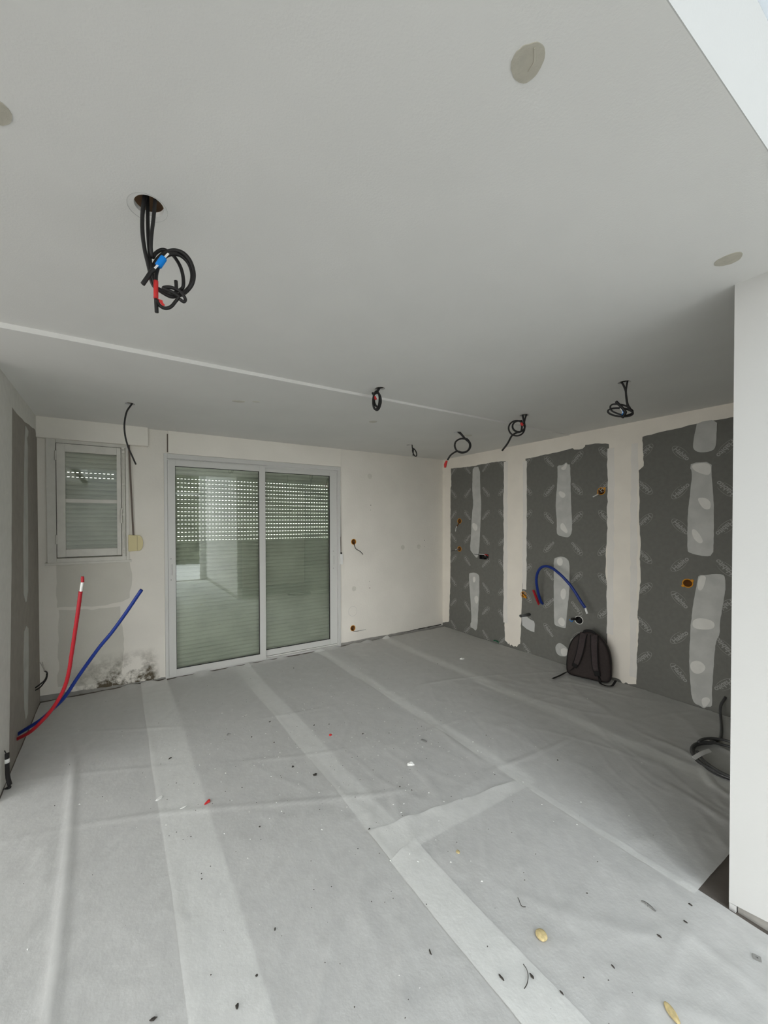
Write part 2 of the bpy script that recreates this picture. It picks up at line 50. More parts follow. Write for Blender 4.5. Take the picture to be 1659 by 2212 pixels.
# ------------------------------------------------------------------ materials
def mat(name, col, rough=0.8, noise_amt=0.0, noise_scale=8.0, bump=0.0, bump_scale=60.0, col2=None, metal=0.0, spec=0.3):
    m = bpy.data.materials.new(name); m.use_nodes = True
    nt = m.node_tree; b = nt.nodes['Principled BSDF']
    b.inputs['Base Color'].default_value = (*col, 1); b.inputs['Roughness'].default_value = rough
    b.inputs['Metallic'].default_value = metal; b.inputs['Specular IOR Level'].default_value = spec
    if noise_amt or col2 or bump: tc = nt.nodes.new('ShaderNodeTexCoord')
    if noise_amt or col2:
        n = nt.nodes.new('ShaderNodeTexNoise'); n.inputs['Scale'].default_value = noise_scale; n.inputs['Detail'].default_value = 6
        r = nt.nodes.new('ShaderNodeValToRGB'); r.color_ramp.elements[0].position = 0.35; r.color_ramp.elements[1].position = 0.65
        c2 = col2 if col2 else tuple(c * (1 - noise_amt) for c in col)
        r.color_ramp.elements[0].color = (*c2, 1); r.color_ramp.elements[1].color = (*col, 1)
        nt.links.new(tc.outputs['Object'], n.inputs['Vector']); nt.links.new(n.outputs['Fac'], r.inputs[0]); nt.links.new(r.outputs[0], b.inputs['Base Color'])
    if bump:
        n2 = nt.nodes.new('ShaderNodeTexNoise'); n2.inputs['Scale'].default_value = bump_scale; n2.inputs['Detail'].default_value = 5
        bp = nt.nodes.new('ShaderNodeBump'); bp.inputs['Strength'].default_value = bump; bp.inputs['Distance'].default_value = 0.004
        nt.links.new(tc.outputs['Object'], n2.inputs['Vector']); nt.links.new(n2.outputs['Fac'], bp.inputs['Height']); nt.links.new(bp.outputs[0], b.inputs['Normal'])
    return m

M = {}
M['ceiling'] = mat('painted_ceiling', (0.755, 0.75, 0.725), 0.9, 0.03, 3, 0.12, 180)
M['plaster'] = mat('off_white_plaster', (0.84, 0.81, 0.74), 0.9, 0.05, 2.5, 0.35, 45)
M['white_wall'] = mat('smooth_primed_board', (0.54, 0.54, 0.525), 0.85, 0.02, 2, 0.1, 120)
M['board'] = mat('grey_plasterboard_paper', (0.155, 0.154, 0.138), 0.75, 0.08, 30, 0.15, 200)
M['board_l'] = mat('grey_brown_board_paper', (0.30, 0.275, 0.245), 0.75, 0.10, 14, 0.15, 200)
M['print'] = mat('pale_grey_board_print', (0.31, 0.31, 0.29), 0.8)
M['coat'] = mat('dried_joint_compound', (0.83, 0.78, 0.70), 0.9, 0.05, 5, 0.2, 60)
M['coat_edge'] = mat('thin_joint_compound', (0.77, 0.74, 0.69), 0.9, 0.05, 6, 0.2, 60)
M['filler'] = mat('thin_filler', (0.50, 0.50, 0.475), 0.88, 0.14, 9, 0.3, 40)
M['filler_l'] = mat('thick_filler', (0.68, 0.67, 0.63), 0.9, 0.06, 20, 0.3, 60)
M['beige'] = mat('beige_filler_plug', (0.50, 0.475, 0.40), 0.9, 0.10, 40, 0.8, 40)
M['grey_patch'] = mat('grey_render_patch', (0.66, 0.64, 0.57), 0.92, 0.08, 12, 0.35, 50)
M['alu'] = mat('white_lacquered_aluminium', (0.60, 0.60, 0.575), 0.35, 0, spec=0.5)
M['wood_paint'] = mat('old_off_white_painted_wood', (0.68, 0.665, 0.61), 0.55, 0.06, 20, 0.3, 40)
M['shutter'] = mat('grey_white_shutter_slats', (0.60, 0.61, 0.56), 0.6, 0.18, 4)
M['gasket'] = mat('black_rubber_gasket', (0.015, 0.015, 0.015), 0.6)
M['dark'] = mat('dark_groove', (0.03, 0.028, 0.025), 0.9)
M['cable'] = mat('black_cable_sheath', (0.014, 0.013, 0.013), 0.45, spec=0.35)
M['cable_g'] = mat('dark_grey_cable_sheath', (0.05, 0.05, 0.05), 0.35, spec=0.5)
M['red'] = mat('red_corrugated_sleeve', (0.38, 0.015, 0.024), 0.45)
M['redtape'] = mat('red_tape', (0.55, 0.03, 0.03), 0.5)
M['blue'] = mat('blue_corrugated_sleeve', (0.01, 0.03, 0.19), 0.4)
M['bluetape'] = mat('blue_tape', (0.0, 0.22, 0.72), 0.5)
M['white'] = mat('white_plastic', (0.78, 0.78, 0.76), 0.45)
M['orange'] = mat('orange_plastic', (0.62, 0.26, 0.01), 0.5)
M['orange_d'] = mat('shaded_orange_plastic', (0.14, 0.055, 0.012), 0.6)  # orange darkened to put shade inside the box cups; reused on wire stubs
M['cream'] = mat('aged_cream_plastic', (0.66, 0.58, 0.33), 0.5)
M['strap'] = mat('brown_grey_woven_strap', (0.16, 0.13, 0.11), 0.9)
M['pvc'] = mat('grey_pvc_pipe', (0.11, 0.115, 0.11), 0.4)
M['steel'] = mat('dull_steel', (0.35, 0.35, 0.34), 0.4, metal=0.7)
M['bag'] = mat('dark_brown_nylon', (0.036, 0.027, 0.025), 0.8, 0.2, 60, 0.3, 250)
M['strap_bag'] = mat('black_mesh_strap', (0.050, 0.038, 0.038), 0.85, 0.2, 60, 0.3, 300)
M['webbing'] = mat('black_webbing', (0.009, 0.008, 0.008), 0.8)
M['copper'] = mat('bare_wire', (0.45, 0.42, 0.38), 0.3, metal=0.6)
M['foam'] = mat('yellow_expanding_foam', (0.66, 0.53, 0.27), 0.8, 0.35, 60, 0.8, 60)
M['debris_d'] = mat('dark_crumb', (0.04, 0.035, 0.03), 0.9)
M['debris_w'] = mat('white_crumb', (0.75, 0.75, 0.72), 0.9)
M['floor'] = mat('bare_grey_brown_floor', (0.15, 0.13, 0.112), 0.8, 0.2, 9, 0.2, 40)
M['void'] = mat('brown_plywood_void', (0.45, 0.33, 0.22), 0.9, 0.2, 12)
M['terrace'] = mat('pale_terrace_slab', (0.42, 0.42, 0.40), 0.9, 0.1, 3)
M['hedge'] = mat('green_hedge', (0.040, 0.044, 0.022), 0.9, 0.5, 5)
M['green'] = mat('green_string', (0.01, 0.12, 0.06), 0.8)
M['mortar'] = mat('grey_mortar_strip', (0.33, 0.32, 0.295), 0.95, 0.2, 15, 0.5, 40)

def sheet_material():
    m = bpy.data.materials.new('thin_white_protective_fleece'); m.use_nodes = True; nt = m.node_tree; nt.nodes.clear(); L = nt.links.new
    out = nt.nodes.new('ShaderNodeOutputMaterial'); mx = nt.nodes.new('ShaderNodeMixShader'); tr = nt.nodes.new('ShaderNodeBsdfTranslucent'); df = nt.nodes.new('ShaderNodeBsdfDiffuse')
    tc = nt.nodes.new('ShaderNodeTexCoord'); n = nt.nodes.new('ShaderNodeTexNoise'); n.inputs['Scale'].default_value = 16; n.inputs['Detail'].default_value = 8; n.inputs['Roughness'].default_value = 0.68
    r = nt.nodes.new('ShaderNodeMapRange'); r.inputs['From Min'].default_value = 0.3; r.inputs['From Max'].default_value = 0.7; r.inputs['To Min'].default_value = 0.51; r.inputs['To Max'].default_value = 0.42
    n2 = nt.nodes.new('ShaderNodeTexNoise'); n2.inputs['Scale'].default_value = 45; n2.inputs['Detail'].default_value = 6; n2.inputs['Roughness'].default_value = 0.6
    bp = nt.nodes.new('ShaderNodeBump'); bp.inputs['Strength'].default_value = 0.45; bp.inputs['Distance'].default_value = 0.004
    df.inputs[0].default_value = (0.875, 0.875, 0.85, 1); tr.inputs[0].default_value = (0.86, 0.86, 0.83, 1)
    L(tc.outputs['Object'], n.inputs['Vector']); L(tc.outputs['Object'], n2.inputs['Vector']); L(n.outputs['Fac'], r.inputs['Value']); L(r.outputs[0], mx.inputs[0])
    L(n2.outputs['Fac'], bp.inputs['Height']); L(bp.outputs[0], df.inputs['Normal']); tp = nt.nodes.new('ShaderNodeBsdfTransparent'); m2 = nt.nodes.new('ShaderNodeMixShader'); m2.inputs[0].default_value = 0.62; L(tr.outputs[0], m2.inputs[1]); L(tp.outputs[0], m2.inputs[2])
    L(df.outputs[0], mx.inputs[1]); L(m2.outputs[0], mx.inputs[2]); L(mx.outputs[0], out.inputs[0])
    return m
M['sheet'] = sheet_material()

def glass_material(name, tint, boost):
    m = bpy.data.materials.new(name); m.use_nodes = True; nt = m.node_tree; nt.nodes.clear()
    out = nt.nodes.new('ShaderNodeOutputMaterial'); mx = nt.nodes.new('ShaderNodeMixShader'); tr = nt.nodes.new('ShaderNodeBsdfTransparent'); gl = nt.nodes.new('ShaderNodeBsdfGlossy')
    fr = nt.nodes.new('ShaderNodeFresnel'); fr.inputs[0].default_value = 1.5; mu = nt.nodes.new('ShaderNodeMath'); mu.operation = 'MULTIPLY'; mu.inputs[1].default_value = boost; mu.use_clamp = True
    tr.inputs[0].default_value = (*tint, 1); gl.inputs['Roughness'].default_value = 0.0; gl.inputs[0].default_value = (1, 1, 1, 1)
    L = nt.links.new
    L(fr.outputs[0], mu.inputs[0]); L(mu.outputs[0], mx.inputs[0]); L(tr.outputs[0], mx.inputs[1]); L(gl.outputs[0], mx.inputs[2]); L(mx.outputs[0], out.inputs[0])
    return m
M['glass'] = glass_material('double_glazing', (0.93, 0.96, 0.92), 2.7)
M['glass_w'] = glass_material('dusty_window_pane', (0.90, 0.92, 0.88), 2.0)
M['glass_roof'] = glass_material('roof_glazing', (0.34, 0.36, 0.375), 1.5)

# back wall: plaster with mould and damp stains low down at the left
def back_wall_material(nm='stained_off_white_plaster', base=(0.79, 0.76, 0.695)):
    m = mat(nm, base, 0.9, 0.06, 2.5, 0.4, 45); nt = m.node_tree; b = nt.nodes['Principled BSDF']
    src = b.inputs['Base Color'].links[0].from_socket
    tc = nt.nodes.new('ShaderNodeTexCoord'); sp = nt.nodes.new('ShaderNodeSeparateXYZ'); L = nt.links.new; L(tc.outputs['Object'], sp.inputs[0])
    def mr(sock, a, b_, c, d):
        r = nt.nodes.new('ShaderNodeMapRange'); r.inputs['From Min'].default_value = a; r.inputs['From Max'].default_value = b_; r.inputs['To Min'].default_value = c; r.inputs['To Max'].default_value = d; L(sock, r.inputs['Value']); return r.outputs[0]
    def mul(a, b_, op='MULTIPLY'):
        q = nt.nodes.new('ShaderNodeMath'); q.operation = op; q.use_clamp = True; L(a, q.inputs[0])
        if isinstance(b_, float): q.inputs[1].default_value = b_
        else: L(b_, q.inputs[1])
        return q.outputs[0]
    n = nt.nodes.new('ShaderNodeTexNoise'); n.inputs['Scale'].default_value = 9; n.inputs['Detail'].default_value = 9; n.inputs['Roughness'].default_value = 0.7; L(tc.outputs['Object'], n.inputs['Vector'])
    xm = mul(mr(sp.outputs['X'], -0.45, -0.1, 0.0, 1.0), mr(sp.outputs['X'], 0.27, 0.36, 1.0, 0.0))
    zt = mr(sp.outputs['Z'], 0.0, 0.34, 1.0, 0.0)
    f = mul(xm, zt); f = mul(f, mr(n.outputs['Fac'], 0.42, 0.62, 0.0, 1.6))
    low = mul(mr(sp.outputs['Z'], 0.012, 0.05, 1.0, 0.0), mr(n.outputs['Fac'], 0.5, 0.6, 0.0, 0.9)); low = mul(low, mr(sp.outputs['X'], -0.5, 0.35, 1.0, 0.5))
    f = mul(f, low, 'ADD')
    mx = nt.nodes.new('ShaderNodeMix'); mx.data_type = 'RGBA'; L(f, mx.inputs[0]); L(src, mx.inputs[6]); mx.inputs[7].default_value = (0.105, 0.088, 0.06, 1)
    L(mx.outputs[2], b.inputs['Base Color']); return m
M['back'] = back_wall_material(); M['patch_back'] = back_wall_material('stained_grey_render', (0.64, 0.62, 0.555))

# ------------------------------------------------------------------ helpers
def setp(o, label=None, cat=None, group=None, kind=None):
    if label: o['label'] = label
    if cat: o['category'] = cat
    if group: o['group'] = group
    if kind: o['kind'] = kind
    return o
def obj(name, bm, m, parent=None, smooth=False):
    bmesh.ops.recalc_face_normals(bm, faces=bm.faces)
    me = bpy.data.meshes.new(name); bm.to_mesh(me); bm.free()
    if m: me.materials.append(M[m] if isinstance(m, str) else m)
    if smooth:
        for p in me.polygons: p.use_smooth = True
    o = bpy.data.objects.new(name, me); C.objects.link(o)
    if parent:
        o.parent = parent
        if parent.type == 'EMPTY' or parent.location.length > 0:
            o.matrix_parent_inverse = Matrix.Translation(-Vector(parent.location))
    return o
def thing(name, label, cat, loc, group=None):
    o = bpy.data.objects.new(name, None); C.objects.link(o); o.location = loc; o.empty_display_size = 0.05
    return setp(o, label, cat, group)
def struct(name, bm, m, smooth=False): return setp(obj(name, bm, m, None, smooth), kind='structure')
def B(): return bmesh.new()
def box(bm, x0, x1, y0, y1, z0, z1, bev=0.0):
    vs = [bm.verts.new((x, y, z)) for x in (x0, x1) for y in (y0, y1) for z in (z0, z1)]
    fs = [(0, 1, 3, 2), (4, 6, 7, 5), (0, 4, 5, 1), (2, 3, 7, 6), (0, 2, 6, 4), (1, 5, 7, 3)]
    ff = [bm.faces.new([vs[i] for i in f]) for f in fs]
    if bev:
        es = list({e for f in ff for e in f.edges}); bmesh.ops.bevel(bm, geom=es, offset=bev, segments=2, affect='EDGES', profile=0.7)
    return bm
def cyl(bm, c, axis, r0, r1, L, n=24, cap0=True, cap1=True):
    a = Vector(axis).normalized(); u = a.orthogonal().normalized(); v = a.cross(u); c = Vector(c)
    A = [bm.verts.new(c + (u * math.cos(t) + v * math.sin(t)) * r0) for t in [2 * math.pi * i / n for i in range(n)]]
    Bv = [bm.verts.new(c + a * L + (u * math.cos(t) + v * math.sin(t)) * r1) for t in [2 * math.pi * i / n for i in range(n)]]
    for i in range(n): bm.faces.new((A[i], A[(i + 1) % n], Bv[(i + 1) % n], Bv[i]))
    if cap0: bm.faces.new(A[::-1])
    if cap1: bm.faces.new(Bv)
    return bm
def ring(bm, c, axis, prof, n=28):          # revolve profile of (radius, height along axis), closed loop
    a = Vector(axis).normalized(); u = a.orthogonal().normalized(); v = a.cross(u); c = Vector(c)
    R = [[bm.verts.new(c + a * h + (u * math.cos(t) + v * math.sin(t)) * r) for r, h in prof] for t in [2 * math.pi * i / n for i in range(n)]]
    k = len(prof)
    for i in range(n):
        for j in range(k): bm.faces.new((R[i][j], R[(i + 1) % n][j], R[(i + 1) % n][(j + 1) % k], R[i][(j + 1) % k]))
    return bm
def smooth_path(pts, sub=6):
    P = [Vector(p) for p in pts]
    if len(P) < 3: return P
    P = [P[0] * 2 - P[1]] + P + [P[-1] * 2 - P[-2]]; out = []
    for i in range(1, len(P) - 2):
        a, b, c, d = P[i - 1], P[i], P[i + 1], P[i + 2]
        for k in range(sub):
            t = k / sub; out.append(0.5 * ((2 * b) + (c - a) * t + (2 * a - 5 * b + 4 * c - d) * t * t + (3 * b - a - 3 * c + d) * t ** 3))
    out.append(P[-2]); return out
def tube(bm, pts, r, n=10, sub=6, flat=1.0, ridges=False):
    P = smooth_path(pts, sub); t0 = (P[1] - P[0]).normalized(); u = t0.orthogonal().normalized(); rings = []
    for i, p in enumerate(P):
        t = (P[min(i + 1, len(P) - 1)] - P[max(i - 1, 0)]).normalized()
        u = (u - t * u.dot(t)).normalized(); v = t.cross(u)
        rr = (r(i / (len(P) - 1)) if callable(r) else r) * (1 + (0.05 if ridges and i % 2 else 0))
        rings.append([bm.verts.new(p + u * math.cos(a) * rr + v * math.sin(a) * rr * flat) for a in [2 * math.pi * k / n for k in range(n)]])
    for i in range(len(rings) - 1):
        for k in range(n): bm.faces.new((rings[i][k], rings[i][(k + 1) % n], rings[i + 1][(k + 1) % n], rings[i + 1][k]))
    bm.faces.new(rings[0][::-1]); bm.faces.new(rings[-1]); return bm
def ribbon(bm, pts, width, thick, normal, sub=6):   # flat strap: width across path, thickness along 'normal'
    P = smooth_path(pts, sub); nrm = Vector(normal).normalized(); rows = []
    for i, p in enumerate(P):
        t = (P[min(i + 1, len(P) - 1)] - P[max(i - 1, 0)]).normalized(); s = t.cross(nrm).normalized(); q = s.cross(t).normalized()
        w_ = width(i / (len(P) - 1)) if callable(width) else width
        rows.append([bm.verts.new(p + s * a * w_ / 2 + q * b * thick / 2) for a, b in ((-1, -.6), (-.85, -1), (.85, -1), (1, -.6), (1, .6), (.85, 1), (-.85, 1), (-1, .6))])
    for i in range(len(rows) - 1):
        for k in range(8): bm.faces.new((rows[i][k], rows[i][(k + 1) % 8], rows[i + 1][(k + 1) % 8], rows[i + 1][k]))
    bm.faces.new(rows[0][::-1]); bm.faces.new(rows[-1]); return bm
def rough_poly(pts, step=0.035, amp=0.004, seed=0):
    rnd = random.Random(seed); out = []
    for i, a in enumerate(pts):
        b = pts[(i + 1) % len(pts)]; a = Vector(a); b = Vector(b); L = (b - a).length; n = max(1, int(L / step)); out.append(a)
        for k in range(1, n):
            q = a.lerp(b, k / n); d = (b - a).normalized(); q = q + Vector((-d.y, d.x)) * rnd.uniform(-amp, amp); out.append(q)
    return out
def chaikin(pts, it=1):
    for _ in range(it):
        o = []
        for i, a in enumerate(pts):
            b = pts[(i + 1) % len(pts)]; o += [(a[0] * .75 + b[0] * .25, a[1] * .75 + b[1] * .25), (a[0] * .25 + b[0] * .75, a[1] * .25 + b[1] * .75)]
        pts = o
    return pts
def plate(bm, pts, fn, t0, t1):              # pts: 2-D polygon, fn(u, v, off) -> 3-D, from offset t0 to t1
    A = [bm.verts.new(fn(p[0], p[1], t0)) for p in pts]; Z = [bm.verts.new(fn(p[0], p[1], t1)) for p in pts]; n = len(pts)
    bm.faces.new(A[::-1]); bm.faces.new(Z)
    for i in range(n): bm.faces.new((A[i], A[(i + 1) % n], Z[(i + 1) % n], Z[i]))
    return bm
RWf = lambda u, v, o: (RX - o, u, v)
BWf = lambda u, v, o: (u, D - o, v)
LWf = lambda u, v, o: (LX + o, u, v)
FLf = lambda u, v, o: (u, v, o)
def cut(o, cutters):
    for i, bm in enumerate(cutters):
        bmesh.ops.recalc_face_normals(bm, faces=bm.faces)
        me = bpy.data.meshes.new('cutter'); bm.to_mesh(me); bm.free(); c = bpy.data.objects.new('cutter', me); C.objects.link(c)
        md = o.modifiers.new('cut', 'BOOLEAN'); md.object = c; md.operation = 'DIFFERENCE'; md.solver = 'EXACT'
    dg = bpy.context.evaluated_depsgraph_get(); dg.update(); me = bpy.data.meshes.new_from_object(o.evaluated_get(dg))
    cs = [md.object for md in o.modifiers]; o.modifiers.clear(); old = o.data; o.data = me
    for c in cs: bpy.data.objects.remove(c)
    return o

# ------------------------------------------------------------------ the room shell
struct('floor', box(B(), AX0 - 0.1, RX + 0.15, -2.7, D + 0.3, -0.12, 0.0), 'floor')
hn = lambda x: H + 0.025 - 0.018 * min(1, max(0, (x - LX) / (RX - LX)))
bx = [(2.600, 1.295), (2.585, 0.198)]
wb = struct('wall_back', box(B(), LX - 0.1, RX + 0.15, D, D + 0.2, 0.0, 2.84), 'back')
cut(wb, [box(B(), 0.425, 2.385, D - 0.1, D + 0.3, -0.1, 2.215), box(B(), -0.519, 0.10, D - 0.1, D + 0.3, 1.19, 2.28)] + [cyl(B(), (x, D - 0.1, z), (0, 1, 0), 0.034, 0.034, 0.15) for x, z in bx])
boxes_r = dict(b1=(3.875, 1.555), b2=(3.875, 1.166), b4=(2.045, 1.841), b5=(2.887, 0.687), b6=(1.371, 1.024), rnd=(2.254, 0.523))
wr = struct('wall_right', box(B(), RX, RX + 0.12, -0.7, D, 0.0, 2.84), 'board')
cut(wr, [cyl(B(), (RX - 0.1, y, z), (1, 0, 0), 0.034 if k != 'rnd' else 0.042, 0.034 if k != 'rnd' else 0.042, 0.16) for k, (y, z) in boxes_r.items()] + [box(B(), RX - 0.1, RX + 0.05, 3.385, 3.53, 1.055, 1.125)])
wlo = struct('wall_left', box(B(), LX - 0.1, LX, 2.85, D, 0.0, 2.84), 'board_l')
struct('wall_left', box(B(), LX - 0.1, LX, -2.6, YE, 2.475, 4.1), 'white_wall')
struct('wall_added_side_room', box(B(), AX0, LX - .1, 2.85, 2.95, 0, 2.84), 'white_wall')  # unseen side room, added to spread daylight evenly from the left
ws = struct('wall_added_side_window', box(B(), AX0 - .1, AX0, -2.7, 2.95, 0, 2.84), 'white_wall')
cut(ws, [box(B(), AX0 - .2, AX0 + .1, -1.6, 2.78, 0.1, 2.42)])  # added window opening, out of view, to light the right wall
bm = B()
for y_ in (-1.6, -.5, .6, 1.65, 2.72): box(bm, AX0 - .08, AX0 - .03, y_, y_ + .06, .1, 2.42)
struct('window_added_side', bm, 'alu')

# free-standing partition at the right, with a mortar gap at its foot
bm = B(); zs = [(0.558, 0.028), (0.45, 0.043), (0.1, 0.07), (-2.6, 0.08)]; ZT = 4.1
for (ya, za), (yb, zb) in zip(zs, zs[1:]):
    vs = [bm.verts.new(p) for p in [(PX, ya, za), (PX, yb, zb), (PX, yb, ZT), (PX, ya, ZT), (PX + .1, ya, za), (PX + .1, yb, zb), (PX + .1, yb, ZT), (PX + .1, ya, ZT)]]
    for f in [(0, 1, 2, 3), (7, 6, 5, 4), (0, 4, 5, 1), (3, 2, 6, 7)] + ([(0, 3, 7, 4)] if ya == 0.558 else []) + ([(1, 5, 6, 2)] if yb == -2.6 else []): bm.faces.new([vs[i] for i in f])
bmesh.ops.remove_doubles(bm, verts=bm.verts, dist=1e-5)
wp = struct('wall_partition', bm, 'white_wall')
obj('mortar_strip', box(B(), PX + 0.012, PX + 0.088, -2.6, 0.535, 0.0, 0.095), 'mortar', wp)
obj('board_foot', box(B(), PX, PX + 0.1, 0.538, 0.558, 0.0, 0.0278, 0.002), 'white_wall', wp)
struct('wall_recess', box(B(), PX + 0.1, RX, -0.7, -0.6, 0, 2.84), 'plaster')
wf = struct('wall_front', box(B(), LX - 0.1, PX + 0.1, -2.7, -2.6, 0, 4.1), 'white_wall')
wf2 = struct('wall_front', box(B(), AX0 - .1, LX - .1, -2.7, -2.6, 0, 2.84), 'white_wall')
cut(wf2, [box(B(), AX0 + .1, LX - .6, -2.8, -2.5, 0.0, 2.3)])  # unseen opening added to let more level daylight in

cut(wf, [box(B(), 0.12, 2.0, -2.8, -2.5, -0.1, 4.0)])
bm = B(); box(bm, .12, 2.0, -2.67, -2.63, 2.28, 2.34)
for x_ in (.12, 1.03, 1.94): box(bm, x_, x_ + .06, -2.67, -2.63, 0, 4.0)
struct('window_3', bm, 'alu')

# ceiling: far part a little lower than the near part; fascia and roof around the roof light
def ceil_piece(name, x0, x1, y0, y1, far):
    bm = B(); hh = (lambda x: H) if far else hn
    vs = [bm.verts.new(p) for p in [(x0, y0, hh(x0)), (x1, y0, hh(x1)), (x1, y1, hh(x1)), (x0, y1, hh(x0)), (x0, y0, hh(x0) + .013), (x1, y0, hh(x1) + .013), (x1, y1, hh(x1) + .013), (x0, y1, hh(x0) + .013)]]
    for f in [(0, 3, 2, 1), (4, 5, 6, 7), (0, 1, 5, 4), (1, 2, 6, 5), (2, 3, 7, 6), (3, 0, 4, 7)]: bm.faces.new([vs[i] for i in f])
    return struct(name, bm, 'ceiling')
ch = dict(c1=(0.090, 1.280), c2=(0.095, 3.383), c3=(1.587, 2.211), c4=(2.990, 3.577), c5=(3.004, 2.840), c6=(3.053, 2.129), c7=(2.914, 1.304))
cf = ceil_piece('ceiling', LX, RX, YS, D, True)
cut(cf, [cyl(B(), (*ch[k], 2.3), (0, 0, 1), r, r, 0.3, 32) for k, r in (('c2', .034), ('c4', .034), ('c5', .034))])
cn = ceil_piece('ceiling', LX, RX, YE + .002, YS, False)
cut(cn, [cyl(B(), (*ch[k], 2.3), (0, 0, 1), r, r, 0.3, 32) for k, r in (('c1', .040), ('c3', .034), ('c6', .036), ('c7', .036))])
cr = ceil_piece('ceiling', PX + 0.1, RX, -0.6, YE, False)
struct('trim_1', box(B(), LX, RX, YS - 0.006, YS, H - 0.001, H + 0.03), 'ceiling')       # edge of the lower ceiling board
struct('ceiling', box(B(), LX, RX, YE + 0.02, D, 2.60, 2.62), 'void')
struct('ceiling', box(B(), AX0, LX, -2.6, 2.85, 2.475, 2.52), 'ceiling')
bm = B(); vs = [bm.verts.new(p) for p in [(LX, YE, hn(LX)), (PX + .1, YE, hn(PX + .1)), (PX + .1, YE, 2.77), (LX, YE, 2.77), (LX, YE + .02, hn(LX) + .002), (PX + .1, YE + .02, hn(PX + .1) + .002), (PX + .1, YE + .02, 2.77), (LX, YE + .02, 2.77)]]
for f in [(0, 1, 2, 3), (7, 6, 5, 4), (0, 4, 5, 1), (3, 2, 6, 7), (0, 3, 7, 4), (1, 5, 6, 2)]: bm.faces.new([vs[i] for i in f])
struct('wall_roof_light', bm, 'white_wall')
bm = B(); box(bm, LX - .1, RX + .15, YE + 0.02, D + .2, 2.84, 2.90); box(bm, PX + .1, RX + .15, -0.7, YE + 0.02, 2.84, 2.90); box(bm, LX - .1, PX + .1, YE, YE + .06, 2.77, 2.84)
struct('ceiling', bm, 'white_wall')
bm = B(); vs = [bm.verts.new(p) for p in [(LX, YE, 2.775), (PX, YE, 2.775), (PX, -2.6, 4.0), (LX, -2.6, 4.0)]]; bm.faces.new(vs)
struct('window_2', bm, 'glass_roof')

# plugs and repairs on the ceiling
def plug(parent, c, rx, ry, rot, z, seed, name='filler_plug', m='beige'):
    rnd = random.Random(seed); pts = []
    for i in range(36):
        a = 2 * math.pi * i / 36; k = 1 + 0.05 * math.sin(3 * a + seed) + rnd.uniform(-.02, .02); x = rx * k * math.cos(a); y = ry * k * math.sin(a)
        pts.append((c[0] + x * math.cos(rot) - y * math.sin(rot), c[1] + x * math.sin(rot) + y * math.cos(rot)))
    return obj(name, plate(B(), pts, lambda u, v, o: (u, v, hn(u) - o if z is None else z - o), -0.003, 0.0016), m, parent)
plug(cn, (0.727, 0.502), .036, .031, .5, None, 1); plug(cn, (1.877, 0.516), .036, .036, 0, None, 2); plug(cn, (-0.236, 1.158), .036, .036, 0, None, 3)
plug(cf, (0.80, 2.916), .048, .026, -.3, H, 4, m='grey_patch'); plug(cf, (0.915, 2.86), .03, .014, -.4, H, 9, m='grey_patch'); plug(cf, (2.014, 2.912), .036, .036, 0, H, 5, m='grey_patch'); plug(cf, (3.202, 2.885), .05, .036, 0, H, 6, m='grey_patch')
obj('pencil_ring', ring(B(), (0.0865, 1.29, hn(0.09)), (0, 0, -1), [(.0540, -.001), (.0545, -.001), (.0545, .0006), (.0540, .0006)], 48), 'filler', cn)
for px_, py_ in ((0.72, 0.505),): 
    obj('trowel_ridge', ribbon(B(), [(0.715, 0.478, hn(.72) - .0025), (0.735, 0.492, hn(.72) - .0028), (0.742, 0.51, hn(.72) - .0025)], 0.004, 0.0016, (0, 0, 1)), 'beige', cn)

# ------------------------------------------------------------------ right wall: joint compound, filler strips, board print
co = DATA['comb']
outer = [(D, H + 0.01), (D, 0.065)] + co + [(0.9, co[-1][1] - .01), (-0.55, co[-1][1] - 0.02), (-0.55, H + 0.02)]
obj('joint_compound', plate(B(), rough_poly(outer, 0.03, 0.0035, 3), RWf, 0.0, 0.0022), 'coat', wr)
for i, s in enumerate(DATA['strips']): obj('filler_strip', plate(B(), rough_poly(chaikin(s, 1), 0.025, 0.0018, i), RWf, 0.0, 0.0016 + (0.001 if i == 5 else 0)), 'filler', wr)
for i, s in enumerate(DATA['blobs']): obj('filler_patch', plate(B(), rough_poly(chaikin(s, 2) if i else s, 0.02, 0.0006, i), RWf, 0.0, 0.0034 if i else 0.003), 'filler_l' if i else 'white_wall', wr)
# thinner, greyer margins beside the two compound columns
for y0, y1, z0, z1 in ((3.105, 3.16, 0.3, 2.28), (2.85, 2.90, 0.75, 2.25), (1.93, 1.99, 0.45, 2.25), (1.735, 1.79, 0.1, 2.26)):
    pts = [(y0, z0), (y1, z0), (y1, z1), (y0, z1)]
    obj('compound_margin', plate(B(), rough_poly(pts, 0.05, 0.006, int(y0 * 100)), RWf, 0.002, 0.0026), 'coat_edge', wr)

